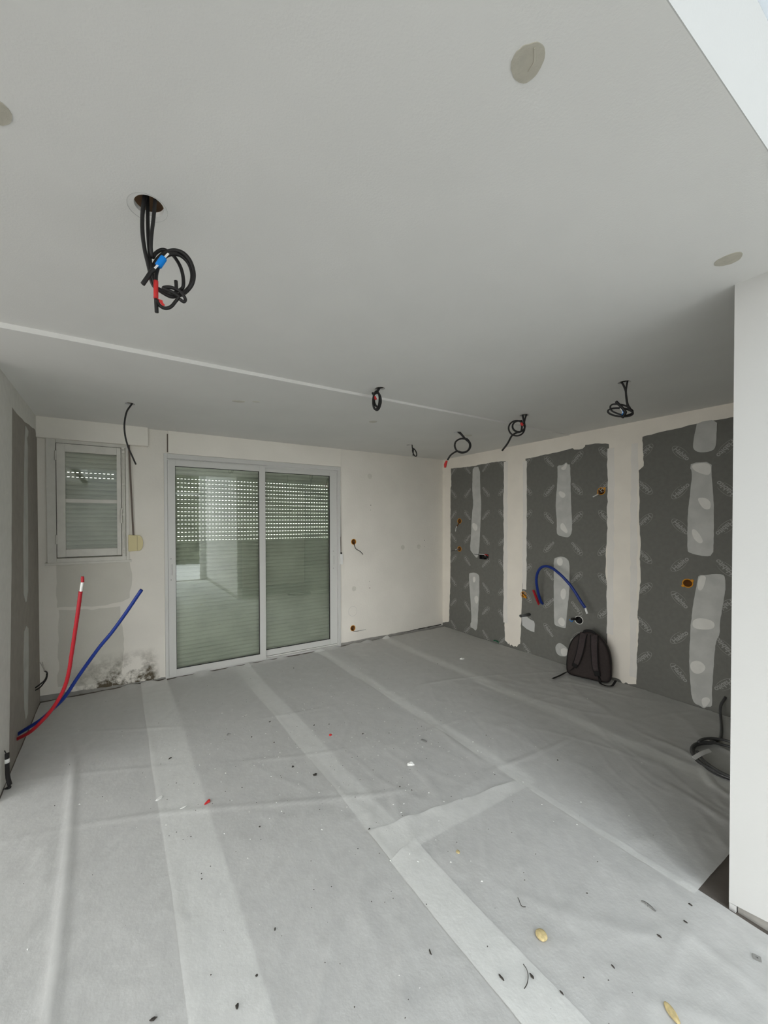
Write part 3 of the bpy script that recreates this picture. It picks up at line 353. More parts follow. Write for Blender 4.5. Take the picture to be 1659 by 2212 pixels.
def text_mesh(body, size):
    cu = bpy.data.curves.new('lettering', 'FONT'); cu.body = body; cu.size = size; cu.align_x = 'CENTER'; cu.align_y = 'CENTER'; cu.shear = 0.1; cu.offset = 0.0012; cu.resolution_u = 3
    o = bpy.data.objects.new('lettering', cu); C.objects.link(o); dg = bpy.context.evaluated_depsgraph_get(); dg.update()
    me = bpy.data.meshes.new_from_object(o.evaluated_get(dg)); bpy.data.objects.remove(o)
    vs = [v.co.copy() for v in me.vertices]; fs = [tuple(p.vertices) for p in me.polygons]; return vs, fs
tv, tf = text_mesh('Habito', 0.052)
arc = []                                       # open oval swoosh around the word, round the H
N = 26
for k in range(N + 1):
    a = math.radians(48 + (330 - 48) * k / N); wd = 0.0034 * (0.25 + 0.75 * math.sin(math.pi * k / N))
    cx, cy = -0.012, 0.002; rx, ry = 0.078, 0.034; c_, s_ = math.cos(a), math.sin(a)
    arc.append(((cx + rx * c_, cy + ry * s_), (cx + (rx - wd) * c_, cy + (ry - wd) * s_)))
bm = B()
for ci, (yc, z0) in enumerate([(3.991, 2.256), (3.729, 2.25), (3.433, 2.245), (3.173, 2.245), (2.847, 2.23), (2.575, 2.20), (2.284, 2.198), (2.009, 2.205), (1.686, 2.165), (1.42, 2.113), (1.143, 2.112), (0.86, 2.11), (0.56, 2.11)]):
    typ = 'B' if ci % 2 == 0 else 'A'
    for r_ in range(8):
        z = z0 - 0.3105 * r_
        if z < 0.03: continue
        back = (r_ % 2 == 0) if typ == 'A' else (r_ % 2 == 1)
        ang = math.radians({('A', True): -48, ('A', False): 48, ('B', True): 132, ('B', False): 228}[(typ, back)])
        ca, sa = math.cos(ang), math.sin(ang)
        def place(x, y): u = x * ca - y * sa; v = x * sa + y * ca; return (RX - 0.0004, yc - u, z + v)
        nv = [bm.verts.new(place(p.x, p.y)) for p in tv]
        for f in tf: bm.faces.new([nv[i] for i in f])
        av = [(bm.verts.new(place(*o_)), bm.verts.new(place(*i_))) for o_, i_ in arc]
        for k in range(N): bm.faces.new((av[k][0], av[k + 1][0], av[k + 1][1], av[k][1]))
me = bpy.data.meshes.new('board_print'); bm.to_mesh(me); bm.free(); me.materials.append(M['print'])
o = bpy.data.objects.new('board_print', me); C.objects.link(o); o.parent = wr

# ------------------------------------------------------------------ left wall compound
wl = wlo
lc = DATA['lcoat']; lc = [(D, 2.30), (4.05, 2.33)] + [(y, z) for y, z in lc[2:]]
yb_ = DATA['lband'][0][0]
pts = [(D, H + .01), (D, 0.05), (D - 0.03, 0.05), (D - 0.02, 2.28)] + lc[2:] + [(y, z) for y, z in DATA['lband'][1:]] + [(yb_ - .03, 0.0), (yb_ - .30, 0.0), (yb_ - .30, H + .03)]
pts = [(y, z) for y, z in pts]
obj('joint_compound', plate(B(), rough_poly([(D, H + .01), (D, 2.26)] + lc[2:] + [(yb_ - .08, 1.2), (yb_ - .22, 0.0), (yb_ - .50, 0.0), (yb_ - .34, H + .03)], 0.06, 0.004, 8), LWf, 0, 0.002), 'filler_l', wl)
for i, s in enumerate(DATA['lstrips']): obj('filler_strip', plate(B(), s, LWf, 0, 0.002), 'filler', wl)

# ------------------------------------------------------------------ back wall repairs and marks
obj('render_patch', plate(B(), rough_poly([(-.463, .80), (-.463, 1.188), (.10, 1.188), (.122, 1.06), (.10, .83), (.03, .80), (-.1, .78)], .05, .006, 1), BWf, 0, .0012), 'patch_back', wb)
obj('render_patch', plate(B(), rough_poly([(-.46, .10), (-.45, .78), (-.2, .75), (.02, .76), (.05, .45), (.03, .14), (-.2, .07)], .05, .008, 2), BWf, 0, .001), 'patch_back', wb)
obj('cut_circle', ring(B(), (2.585, D, 0.413), (0, -1, 0), [(.062, -.001), (.064, -.001), (.064, .0006), (.062, .0006)], 48), 'filler', wb)
for x, z, r in ((2.849, 2.138, .034), (3.391, 1.196, .032), (3.677, 1.196, .032), (2.605, .697, .032)):
    obj('filled_hole', ring(B(), (x, D, z), (0, -1, 0), [(0.001, -.001), (r, -.001), (r, .0007), (0.001, .0007)], 28), 'grey_patch', wb)
bm = B()
for x, z, r in ((2.863, 1.764, .006), (3.782, 1.283, .005), (2.845, .686, .006), (3.78, 1.195, .004), (2.86, 1.70, .003), (2.84, .77, .003)): cyl(bm, (x, D + .001, z), (0, -1, 0), r, r, .0022, 12)
obj('dowel_hole', bm, 'dark', wb)
obj('skirting_mortar', plate(B(), rough_poly([(2.41, 0), (2.41, .035), (3.2, .036), (3.9, .03), (RX, .03), (RX, 0)], .05, .003, 4), BWf, 0, .004), 'mortar', wb)
obj('skirting_mortar', plate(B(), rough_poly([(LX, 0), (LX, .05), (-.35, .035), (-.1, .02), (.41, .012), (.41, 0)], .04, .006, 5), BWf, 0, .003), 'mortar', wb)
obj('shadow_gap', plate(B(), rough_poly([(3.4, .024), (3.6, .040), (3.9, .044), (4.1, .048), (4.1, .036), (3.9, .034), (3.6, .03)], .04, .003, 6), BWf, 0, .005), 'dark', wb)

# ------------------------------------------------------------------ roller shutter boxes
sb = obj('shutter_box', box(B(), LX + 0.002, 0.263, D - 0.06, D - .0005, 2.272, H, 0.003), 'plaster')
setp(sb, 'boxed white roller shutter housing above the small wooden window', 'shutter box')
sb2 = obj('shutter_box', box(B(), 0.445, 2.407, D - 0.014, D - .0005, 2.228, H, 0.002), 'plaster')
setp(sb2, 'long flush white shutter housing above the sliding glass door', 'shutter box')
bm = B(); box(bm, 0.434, 0.4445, D - .004, D - .0005, 2.24, 2.42); obj('open_joint', bm, 'strap', sb2)

def shutter(name, x0, x1, z0, z1, yb, hz0, hz1, pitch, hx0, hx1, parent, hp=0.0345, hw=0.018, hh=0.0046):
    bm = B(); nrow = int((z1 - z0) / pitch) + 1; xs_h = []
    nn = int((hx1 - hx0) / hp)
    xs = [x0] + [v for i in range(nn) for v in (hx0 + i * hp, hx0 + i * hp + hw)] + [x1]
    prof = [(0.0, 0.0045), (0.06, 0.0045), (0.09, 0.0), (0.35, -0.0022), (0.65, -0.0022), (0.90, 0.0), (0.94, 0.0045)]   # (fraction of slat, y offset)
    zt = hz1 + hh / 2
    while zt + pitch < z1: zt += pitch
    rows = []
    z = zt
    while z > z0 - 1e-6:
        rows.append(z); z -= pitch
    cache = {}
    def V(x, z, y):
        k = (round(x, 5), round(z, 5))
        if k not in cache: cache[k] = bm.verts.new((x, yb + y, z))
        return cache[k]
    for zr in rows:
        holes = hz0 - 0.01 < zr - hh / 2 < hz1 + 0.01
        lines = [(0.0, 0.001), (hh, 0.001), (hh + .003, -0.004), (pitch * .35, -0.010), (pitch * .65, -0.010), (pitch - .006, -0.004), (pitch - .003, 0.006), (pitch, 0.001)]
        for li in range(len(lines) - 1):
            (a, ya), (b, yb2) = lines[li], lines[li + 1]
            if max(z0, zr - b) >= zr - a: continue
            for i in range(len(xs) - 1):
                if holes and li == 0 and i % 2 == 1: continue
                bm.faces.new((V(xs[i], zr - a, ya), V(xs[i + 1], zr - a, ya), V(xs[i + 1], zr - b, yb2), V(xs[i], zr - b, yb2)))
    o = obj(name, bm, 'shutter', parent); md = o.modifiers.new('thickness', 'SOLIDIFY'); md.thickness = 0.003; md.offset = 1
    return o

# ------------------------------------------------------------------ door_1: white aluminium sliding door
def frame(bm, x0, x1, z0, z1, wl_, wr_, wb_, wt_, y0, y1, bev=0.002):
    box(bm, x0, x0 + wl_, y0, y1, z0, z1, bev); box(bm, x1 - wr_, x1, y0, y1, z0, z1, bev)
    box(bm, x0 + wl_, x1 - wr_, y0 + .001, y1, z0, z0 + wb_, bev); box(bm, x0 + wl_, x1 - wr_, y0 + .001, y1, z1 - wt_, z1, bev); return bm
bm = B(); frame(bm, 0.405, 2.402, 0.0, 2.226, 0.030, 0.030, 0.018, 0.045, D - 0.016, D + 0.085)
box(bm, 0.44, 2.37, D + .018, D + .021, .018, .03); box(bm, 0.44, 2.37, D + .018, D + .021, 2.155, 2.18)
dr = struct('door_1', bm, 'alu')
def sash(x0, x1, z0, z1, gx0, gx1, gz0, gz1, y0, y1, hx):
    s = obj('sliding_sash', frame(B(), x0, x1, z0, z1, gx0 - x0, x1 - gx1, gz0 - z0, z1 - gz1, y0, y1), 'alu', dr)
    obj('glazing_gasket', frame(B(), gx0 - .001, gx1 + .001, gz0 - .001, gz1 + .001, .005, .005, .005, .005, y0 + .006, y1 - .006, 0), 'gasket', s)
    obj('glass_pane', box(B(), gx0, gx1, (y0 + y1) / 2 - .001, (y0 + y1) / 2 + .001, gz0, gz1), 'glass', s)
    bm = B(); box(bm, hx - .013, hx + .013, y0 - .0015, y0 + .001, .965, 1.20, .0005); box(bm, hx - .006, hx + .006, y0 - .006, y0 - .001, 1.02, 1.13, .002); h_ = obj('pull_handle', bm, 'alu', s)
    bm = B(); box(bm, hx + .0065, hx + .009, y0 - .0022, y0 - .001, 1.02, 1.13); 
    for z in (.975, 1.185): cyl(bm, (hx, y0 - .0005, z), (0, -1, 0), .0035, .0035, .0022, 12)
    obj('screw', bm, 'dark', s)
    return s
sash(0.437, 1.437, 0.016, 2.168, 0.506, 1.368, 0.076, 2.108, D - 0.012, D + 0.016, 0.462)
sash(1.43, 2.370, 0.032, 2.168, 1.450, 2.274, 0.098, 2.112, D + 0.024, D + 0.052, 2.318)
shutter('roller_shutter', 0.43, 2.38, 0.02, 2.20, D + 0.105, 1.358, 1.996, 0.0424, 0.505, 2.31, dr)

# strap of the sliding door shutter
t = thing('shutter_strap', 'thin grey strap with white winder beside the right edge of the sliding glass door', 'shutter strap', (2.40, D, 1.08))
obj('strap', ribbon(B(), [(2.392, D - .012, 2.226), (2.398, D - .014, 1.7), (2.405, D - .016, 1.16)], .012, .0015, (0, 1, 0)), 'strap', t)
obj('winder', box(B(), 2.392, 2.425, D - .032, D - .0005, 1.02, 1.15, .004), 'white', t)
obj('slot', box(B(), 2.397, 2.414, D - .030, D - .006, 1.1502, 1.170, .001), 'dark', t)

# ------------------------------------------------------------------ window_1: old wooden casement
bm = B(); frame(bm, -0.525, 0.100, 1.190, 2.283, 0.068, 0.026, 0.042, 0.040, D - 0.022, D + 0.05, .004)
box(bm, -.54, .118, D - .034, D - .0005, 1.176, 1.196, .004)
wn = struct('window_1', bm, 'wood_paint')
s = obj('casement', frame(B(), -0.452, 0.036, 1.244, 2.238, 0.062, 0.034, 0.066, 0.068, D - 0.034, D + 0.012, .004), 'wood_paint', wn)
bm = B(); box(bm, -.391, .003, D - .024, D + .006, 1.724, 1.756, .005); obj('glazing_bar', bm, 'wood_paint', s)
obj('glass_pane', box(B(), -.391, .003, D - .006, D - .003, 1.31, 1.725), 'glass_w', s); obj('glass_pane', box(B(), -.391, .003, D - .006, D - .003, 1.755, 2.172), 'glass_w', s)
bm = B(); box(bm, .040, .070, D - .040, D - .005, 1.232, 2.243, .006); obj('meeting_strip', bm, 'wood_paint', wn)
bm = B(); tube(bm, [(.055, D - .048, 1.24), (.055, D - .048, 2.24)], .006, 10, 2)
for z in (1.25, 1.30, 1.62, 1.90, 2.20, 2.235): box(bm, .043, .067, D - .056, D - .039, z - .010, z + .010, .004)
bolt = obj('espagnolette_bolt', bm, 'wood_paint', wn)
bm = B(); tube(bm, [(.055, D - .058, 1.68), (.038, D - .066, 1.665), (.034, D - .070, 1.60), (.036, D - .068, 1.54)], lambda t_: .007 + .003 * t_, 10); obj('bolt_handle', bm, 'wood_paint', bolt)
bm = B()
for z in (1.40, 2.13): cyl(bm, (-.456, D - .038, z - .04), (0, 0, 1), .007, .007, .08, 12)
obj('hinge', bm, 'wood_paint', wn)
bm = B(); frame(bm, -.4555, .0385, 1.2405, 2.2415, .003, .003, .003, .003, D - .0235, D - .0215, 0); obj('joint_line', bm, 'dark', wn)
shutter('roller_shutter', -0.50, 0.09, 1.20, 2.27, D + 0.075, 1.958, 2.003, 0.042, -0.385, 0.02, wn)
t = thing('shutter_strap', 'brown strap running down to a yellowed cream winder box right of the wooden window', 'shutter strap', (0.12, D, 1.35))
obj('strap', ribbon(B(), [(.104, D - .050, 2.272), (.118, D - .046, 1.85), (.134, D - .030, 1.425)], .016, .002, (0, 1, 0)), 'strap', t)
pts = [(.091, 1.273), (.091, 1.431), (.180, 1.423)] + [(.180 + .036 * math.sin(a), 1.350 + .073 * math.cos(a)) for a in [math.pi * k / 10 for k in range(1, 10)]] + [(.180, 1.277)]
o = obj('winder_case', plate(B(), pts, BWf, .0005, .034), 'cream', t); md = o.modifiers.new('bev', 'BEVEL'); md.width = .003; md.segments = 2
obj('case_groove', box(B(), .1645, .1665, D - .0348, D - .033, 1.28, 1.42), 'strap', t)

# ------------------------------------------------------------------ electrical back boxes
def flush_box(label, c, axis, r, wires, m1='orange', m2='orange_d', square=False, group=None, depth=.045):
    a = Vector(axis); t = thing('junction_box', label, 'electrical box', c, group)     # axis points into the room
    ring_o = obj('collar', ring(B(), c, axis, [(r - .004, -.004), (r + .003, -.0), (r + .003, .0025), (r - .002, .003), (r - .004, .002)], 32), m1, t, True)
    bm = ring(B(), c, axis, [(r - .003, 0.0), (r - .0032, -depth), (0.0005, -depth), (0.0005, -depth - .002), (r - .001, -depth - .002), (r - .001, 0.0)], 32); obj('cup', bm, m2, t, True)
    if square:
        u = Vector((0, 1, 0)) if abs(a.x) > .5 else Vector((1, 0, 0))
        for s in (-1, 1):
            bm = B(); p = Vector(c) + u * s * r * .9 + Vector((0, 0, -s * r * .75)) + a * .002; cyl(bm, p, axis, .011, .009, .003, 16); obj('screw_lug', bm, m1, t)
    for pts, col, wr_ in wires:
        bm = B(); tube(bm, pts, wr_, 8, 5); obj('wire', bm, col, t, True)
    return t
AX = (-1, 0, 0); AY = (0, -1, 0)
def P3(y, z): return (RX, y, z)
flush_box('orange box with white and black wire, upper of two near the far corner', P3(3.875, 1.555), AX, .034, [(DATA['w1'][0][:3], 'orange_d', .006), (DATA['w1'][0][1:4], 'white', .004), ([DATA['w1'][0][3], [DATA['w1'][0][3][0], DATA['w1'][0][3][1] + .005, DATA['w1'][0][3][2] - .03]], 'cable', .0042), (DATA['w1'][0][3:], 'white', .0042)])
flush_box('orange box with wires pulled leftwards, lower of two near the far corner', P3(3.875, 1.166), AX, .034, [(DATA['w2'][0], 'white', .003), (DATA['w2'][1], 'cable', .003)])
flush_box('orange box with short white wire beside the filler strip high on the middle grey board', P3(2.045, 1.841), AX, .034, [(DATA['w4'][0][:2], 'orange_d', .008), (DATA['w4'][0], 'white', .005)], square=True)
flush_box('orange box with stubby orange conduit left of the short red pipe', P3(2.887, 0.687), AX, .034, [(DATA['w5'][0], 'orange', .011)])
flush_box('empty orange box with corner lugs on the grey board nearest the white partition', P3(1.371, 1.024), AX, .034, [], square=True)
t = flush_box('round black outlet hole with pale rim and black plug above the backpack', P3(2.254, 0.523), AX, .041, [(DATA['w8'][0], 'cable', .013)], 'filler_l', 'cable')
obj('blue_wire', tube(B(), [(RX - .02, 2.30, .515), (RX - .035, 2.31, .50), (RX - .04, 2.33, .52)], .003), 'bluetape', t)
# black double box
t = thing('junction_box', 'black double box with red and white wires at the foot of the left filler strip', 'electrical box', (RX, 3.4575, 1.09))
bm = B(); 
for (a, b, c_, d_) in ((3.385, 3.53, 1.055, 1.0575), (3.385, 3.53, 1.1225, 1.125), (3.385, 3.388, 1.055, 1.125), (3.527, 3.53, 1.055, 1.125)): box(bm, RX - .003, RX + .046, a, b, c_, d_)
box(bm, RX + .044, RX + .048, 3.385, 3.53, 1.055, 1.125); box(bm, RX - .001, RX + .04, 3.455, 3.459, 1.057, 1.075); obj('case', bm, 'cable', t)
obj('wire', tube(B(), DATA['w3'][0], .0045, 8, 5), 'white', t, True); obj('wire', tube(B(), DATA['w3'][1], .0035, 8, 5), 'cable', t, True)
obj('wire', tube(B(), [(RX + .02, 3.40, 1.10), (RX - .015, 3.41, 1.12), (RX - .02, 3.44, 1.115)], .006, 8, 5), 'redtape', t, True)
flush_box('orange box with dangling dark wire at chest height right of the sliding door', (2.600, D, 1.295), AY, .034, [(DATA['w6'][0], 'cable', .0045)])
flush_box('orange box with wire lying sideways, low down right of the sliding door', (2.585, D, 0.198), AY, .034, [(DATA['w7'][0], 'cable', .003), ([DATA['w7'][0][2], DATA['w7'][0][3]], 'filler', .0036)])
# ------------------------------------------------------------------ pipes
t = thing('water_pipe', 'long red sleeved pipe with white end and red cap rising from the left wall', 'pipe', DATA['redpipe'][0])
obj('sleeve', tube(B(), DATA['redpipe'], .0110, 14, 10, ridges=True), 'red', t, True); obj('inner_pipe', tube(B(), DATA['redpex'], .0080, 12), 'white', t, True)
obj('cap', tube(B(), [DATA['redcap'][0], [(a + b) / 2 for a, b in zip(*DATA['redcap'])], DATA['redcap'][1]], lambda t_: 0.0095 if t_ < .8 else .0078, 12), 'red', t, True)
t = thing('water_pipe', 'long blue sleeved pipe leaning right from the left wall', 'pipe', DATA['bluepipe'][0])
obj('sleeve', tube(B(), DATA['bluepipe'], .0112, 14, 10, ridges=True), 'blue', t, True)
t = thing('water_pipe', 'blue sleeved pipe arching over a filler strip on the grey wall', 'pipe', DATA['blueR'][0])
obj('sleeve', tube(B(), DATA['blueR'], .0135, 14, 8, ridges=True), 'blue', t, True); obj('inner_pipe', tube(B(), DATA['blueRtip'], .0095, 12), 'white', t, True)
o = obj('water_pipe', tube(B(), DATA['redR'], .0125, 14, 8, ridges=True), 'red', None, True); setp(o, 'short red pipe stub beside the arching blue pipe', 'pipe')
t = thing('drain_pipe', 'short dark grey waste pipe sticking out of the grey wall above a white filler blot', 'pipe', DATA['grey'][0])
a, b = (Vector(v) for v in DATA['grey']); ax = (b - a); L_ = ax.length
obj('pipe_wall', ring(B(), a, ax, [(.0165, 0), (.0165, L_), (.014, L_), (.014, 0)], 28), 'pvc', t, True); obj('inside', cyl(B(), a + ax.normalized() * (L_ - .02), ax, .0139, .0139, .001, 24), 'dark', t)

# ------------------------------------------------------------------ cables hanging from the ceiling
hg = DATA['hang']; CR_ = .0052
def hanging(name, label, strands, r=CR_, extra=(), loc=None, group=None):
    t = thing(name, label, 'cable', strands[0][0], group)
    for i, s in enumerate(strands):
        rr = r[i] if isinstance(r, (list, tuple)) else r
        obj('cable_strand', tube(B(), s, rr, 10, 6), 'cable', t, True)
    return t
t = hanging('cable_bundle', 'big coiled black cable bunch with blue and red tape under the ceiling', hg['one'], [.0058, .0054, .0052, .0062, .0048, .0054])
obj('blue_tape', tube(B(), hg['one_blue'], .0095, 10, 4), 'bluetape', t, True); obj('red_tape', tube(B(), hg['one_red'], .0066, 10, 4), 'redtape', t, True)
obj('label_strip', ribbon(B(), hg['one_label'], .006, .0008, (-.3, -.95, 0)), 'white', t)
bm = B(); fl_ = [Vector(p) for p in hg['one_flap']]; vs = [bm.verts.new(p) for p in fl_] + [bm.verts.new(p + Vector((.001, .002, 0))) for p in fl_]
n = len(fl_); bm.faces.new(vs[:n]); bm.faces.new(vs[n:][::-1])
for i in range(n): bm.faces.new((vs[i], vs[(i + 1) % n], vs[n + (i + 1) % n], vs[n + i]))
obj('red_tape_flap', bm, 'redtape', t)
hanging('single_cable', 'single black cable curving down from the ceiling beside the wooden window', hg['two'], .0062)
t = hanging('cable_coil', 'narrow black cable coil seen almost edge-on at the ceiling seam', hg['three'], [.0065, .0062, .0075])
obj('red_tape', tube(B(), hg['three_red'], .008, 8, 4), 'redtape', t)
hanging('cable_coil', 'smallest black cable coil, hanging near the far right corner', hg['four'], .0068)
t = hanging('cable_coil', 'round black cable coil with a red-taped tail', hg['five'], [.0088, .0075])
obj('red_tape', tube(B(), hg['five_red'], lambda q: .009 + .005 * math.sin(q * 3), 8, 4), 'redtape', t)
t = hanging('cable_coil', 'double-looped black cable coil with a long bare tail, in front of the grey wall', hg['six'], [.0078, .0068])
obj('red_tape', tube(B(), hg['six_red'], .010, 8, 4), 'redtape', t)
t = hanging('cable_coil', 'flat tangled black cable coil hanging on two strands, rightmost under the ceiling', hg['seven'], [.0058, .0052, .0085])
obj('wire', tube(B(), hg['seven_white'], .0028, 8, 4), 'white', t); obj('wire', tube(B(), hg['seven_blue'], .0025, 8, 4), 'bluetape', t)

# cables low on the left wall
t = thing('wall_cable', 'pair of thin black wires with bare silver ends poking from the left wall corner', 'cable', DATA['blackwire'][0][0])
for s in DATA['blackwire']: obj('wire', tube(B(), s, .0055, 8, 6), 'cable', t, True)
for s in DATA['blackwire_tips']: obj('bare_end', tube(B(), s, .0035, 8, 4), 'copper', t, True)
t = thing('wall_cable', 'thick black cable stub with a white ring at the left edge by the floor', 'cable', DATA['stub'][0])
obj('sheath', tube(B(), DATA['stub'], .0125, 12, 6, .6), 'cable', t, True); obj('sheath', tube(B(), DATA['stub2'], .009, 12, 6), 'cable', t, True)
obj('white_ring', tube(B(), DATA['stub_ring'], .0135, 12, 4, .65), 'white', t, True)
for s in DATA['stub_wires']: obj('wire', tube(B(), s, .003, 8, 4), 'cable', t, True)

# ------------------------------------------------------------------ cable coil on the floor behind the partition
def coil_pt(a, r, z): return (3.30 + 0.0, 0, 0)
t = thing('cable_coil', 'dark grey cable coil with a white label lying on the floor behind the partition', 'cable', (3.33, .93, .02))
cc = Vector((3.33, .89, 0.0)); 
def loop(rx_, ry_, rot, z0, dz, a0, a1, dx=0, dy=0):
    o = []
    n_ = int(abs(a1 - a0) / 15)
    for i in range(n_ + 1):
        a = math.radians(a0 + (a1 - a0) * i / n_); x = rx_ * math.cos(a); y = ry_ * math.sin(a); c_, s_ = math.cos(rot), math.sin(rot)
        o.append((cc.x + dx + x * c_ - y * s_, cc.y + dy + x * s_ + y * c_, z0 + dz * (0.5 + .5 * math.sin(a * .7 + rx_ * 40))))
    return o
r_ = .0085
obj('cable_strand', tube(B(), [(RX - .005, 1.13, .16), (RX - .07, 1.14, .10), (4.0, 1.12, .035), (3.80, 1.06, .022), (3.62, 1.02, .024), (3.54, 1.04, .03)] + loop(.225, .17, .3, .030, .01, 20, 300), r_, 10, 6), 'cable_g', t, True)
obj('cable_strand', tube(B(), loop(.24, .19, .35, .016, .006, 0, 360, .01, -.01), r_, 10, 6), 'cable_g', t, True)
obj('cable_strand', tube(B(), loop(.205, .165, .2, .032, .018, 40, 400, -.01, .01), r_, 10, 6), 'cable_g', t, True)
obj('cable_strand', tube(B(), loop(.25, .165, .45, .046, .012, 90, 420, .0, -.015), r_, 10, 6), 'cable_g', t, True)
obj('label_tag', ribbon(B(), [[3.083, 0.987, 0.075], [(a + b) / 2 + (.006 if k == 2 else 0) for k, (a, b) in enumerate(zip([3.083, 0.987, 0.075], [3.304, 0.974, 0.065]))], [3.304, 0.974, 0.065]], .022, .0015, (-.4, -.5, .75)), 'white', t)

# ------------------------------------------------------------------ backpack leaning on the right wall
bp_loc = Vector((RX - .15, 2.05, 0.025))
t = thing('backpack', 'dark brown backpack leaning on the grey wall, shoulder straps facing the room', 'backpack', bp_loc)
BW, BH, BD = .37, .45, .13
lean = math.radians(8); yaw_ = math.radians(17)
def bagpt(u, v, d):              # u across (towards the camera side), v up, d out of the back panel towards the wall
    x = d; z = v; x2 = x * math.cos(lean) + z * math.sin(lean); z2 = z * math.cos(lean) - x * math.sin(lean) + .03
    y2 = -u; xx = x2 * math.cos(yaw_) - y2 * math.sin(yaw_); yy = x2 * math.sin(yaw_) + y2 * math.cos(yaw_)
    return Vector((3.902 + xx, 2.045 + yy, z2))
_half = [(0.0, 0.0), (.30, 0.0), (.42, .012), (.475, .05), (.498, .14), (.50, .28), (.492, .42), (.468, .56), (.43, .68), (.375, .78), (.30, .87), (.21, .935), (.13, .975), (.06, .995), (0.0, 1.0)]
_prof = smooth_path([Vector((u, v, 0)) for u, v in _half], 4); _prof = [Vector((p.x * BW, p.y * BH, 0)) for p in _prof]
_loop = _prof + [Vector((-p.x, p.y, 0)) for p in _prof[-2:0:-1]]
_len = [0.0]
for _a, _b in zip(_loop, _loop[1:] + _loop[:1]): _len.append(_len[-1] + (_b - _a).length)
def outline(k):                  # rounded bag silhouette (flat foot, domed top), k in 0..1 around
    d_ = (k % 1.0) * _len[-1]
    for i_ in range(len(_loop)):
        if _len[i_ + 1] >= d_:
            p = _loop[i_].lerp(_loop[(i_ + 1) % len(_loop)], (d_ - _len[i_]) / max(1e-9, _len[i_ + 1] - _len[i_])); return p.x, p.y
    return _loop[0].x, _loop[0].y
bm = B(); NK = 56; rings_ = []
for d_, s_ in ((0.003, .0), (0.002, .3), (0.0, .6), (0.0, .80), (.002, .90), (.012, .97), (.03, 1.0), (.075, 1.0), (.10, .96), (.118, .88), (.128, .7), (.132, .4), (.133, .0)):
    rr = []
    for k in range(NK):
        u, v = outline(k / NK); vc = BH * .46; wob = .004 * noise.noise(Vector((u * s_ * 14, (vc + (v - vc) * s_) * 14, d_ * 20)))
        rr.append(bm.verts.new(bagpt(u * s_, vc + (v - vc) * s_, d_ + wob)))
    rings_.append(rr)
for a_, b_ in zip(rings_, rings_[1:]):
    for k in range(NK): bm.faces.new((a_[k], a_[(k + 1) % NK], b_[(k + 1) % NK], b_[k]))
bmesh.ops.remove_doubles(bm, verts=bm.verts, dist=1e-4)
bag = obj('bag_body', bm, 'bag', t, True)
bm = B(); tube(bm, [bagpt(outline(k / 40)[0] * .985, BH * .46 + (outline(k / 40)[1] - BH * .46) * .985, .012) for k in range(41)], .004, 8, 2); obj('piping', bm, 'webbing', t, True)
nr = (bagpt(0, 0, -1) - bagpt(0, 0, 0)).normalized()
def strap_path(p): return [bagpt(u, v, d) for u, v, d in p]
for pth in ([(-.045, .425, .012), (-.050, .38, -.012), (-.056, .31, -.024), (-.068, .23, -.030), (-.088, .15, -.026), (-.105, .105, -.014)], [(.040, .425, .012), (.046, .38, -.012), (.050, .31, -.024), (.056, .23, -.030), (.064, .14, -.028), (.080, .075, -.016)]):
    s = obj('shoulder_strap', ribbon(B(), strap_path(pth), lambda q: .060 - .014 * q, .012, nr), 'strap_bag', t, True)
    for sg in (-1, 1): obj('strap_edging', tube(B(), [bagpt(u + sg * (.030 - .007 * i / 5), v, d - .004) for i, (u, v, d) in enumerate(pth)], .0042, 8, 4), 'webbing', s, True)
    (u0, v0, d0), (u1, v1, d1) = pth[-2], pth[-1]
    obj('buckle', ribbon(B(), strap_path([(u1 + (u0 - u1) * .4, v1 + (v0 - v1) * .4, d1 - .012), (u1, v1, d1 - .010), (u1 - (u0 - u1) * .35, v1 - (v0 - v1) * .35, d1 - .004)]), .046, .010, nr), 'webbing', s, True)
obj('grab_handle', ribbon(B(), strap_path([(-.045, .415, .02), (-.038, .446, .010), (0, .458, .006), (.038, .446, .010), (.045, .415, .02)]), .024, .008, nr), 'webbing', t, True)
obj('webbing_tail', ribbon(B(), strap_path([(-.112, .085, -.014), (-.135, .055, -.020)]) + [Vector((3.83, 2.215, .05)), Vector((3.775, 2.225, .034)), Vector((3.70, 2.222, .032)), Vector((3.62, 2.218, .032))], .020, .0024, (0, 0, 1)), 'webbing', t)
obj('webbing_tail', ribbon(B(), strap_path([(.088, .06, -.012), (.10, .03, -.018)]) + [Vector((3.90, 1.93, .034)), Vector((3.885, 1.89, .032)), Vector((3.90, 1.86, .032)), Vector((3.94, 1.845, .034)), Vector((3.99, 1.84, .07))], .020, .0024, (0, 0, 1)), 'webbing', t)

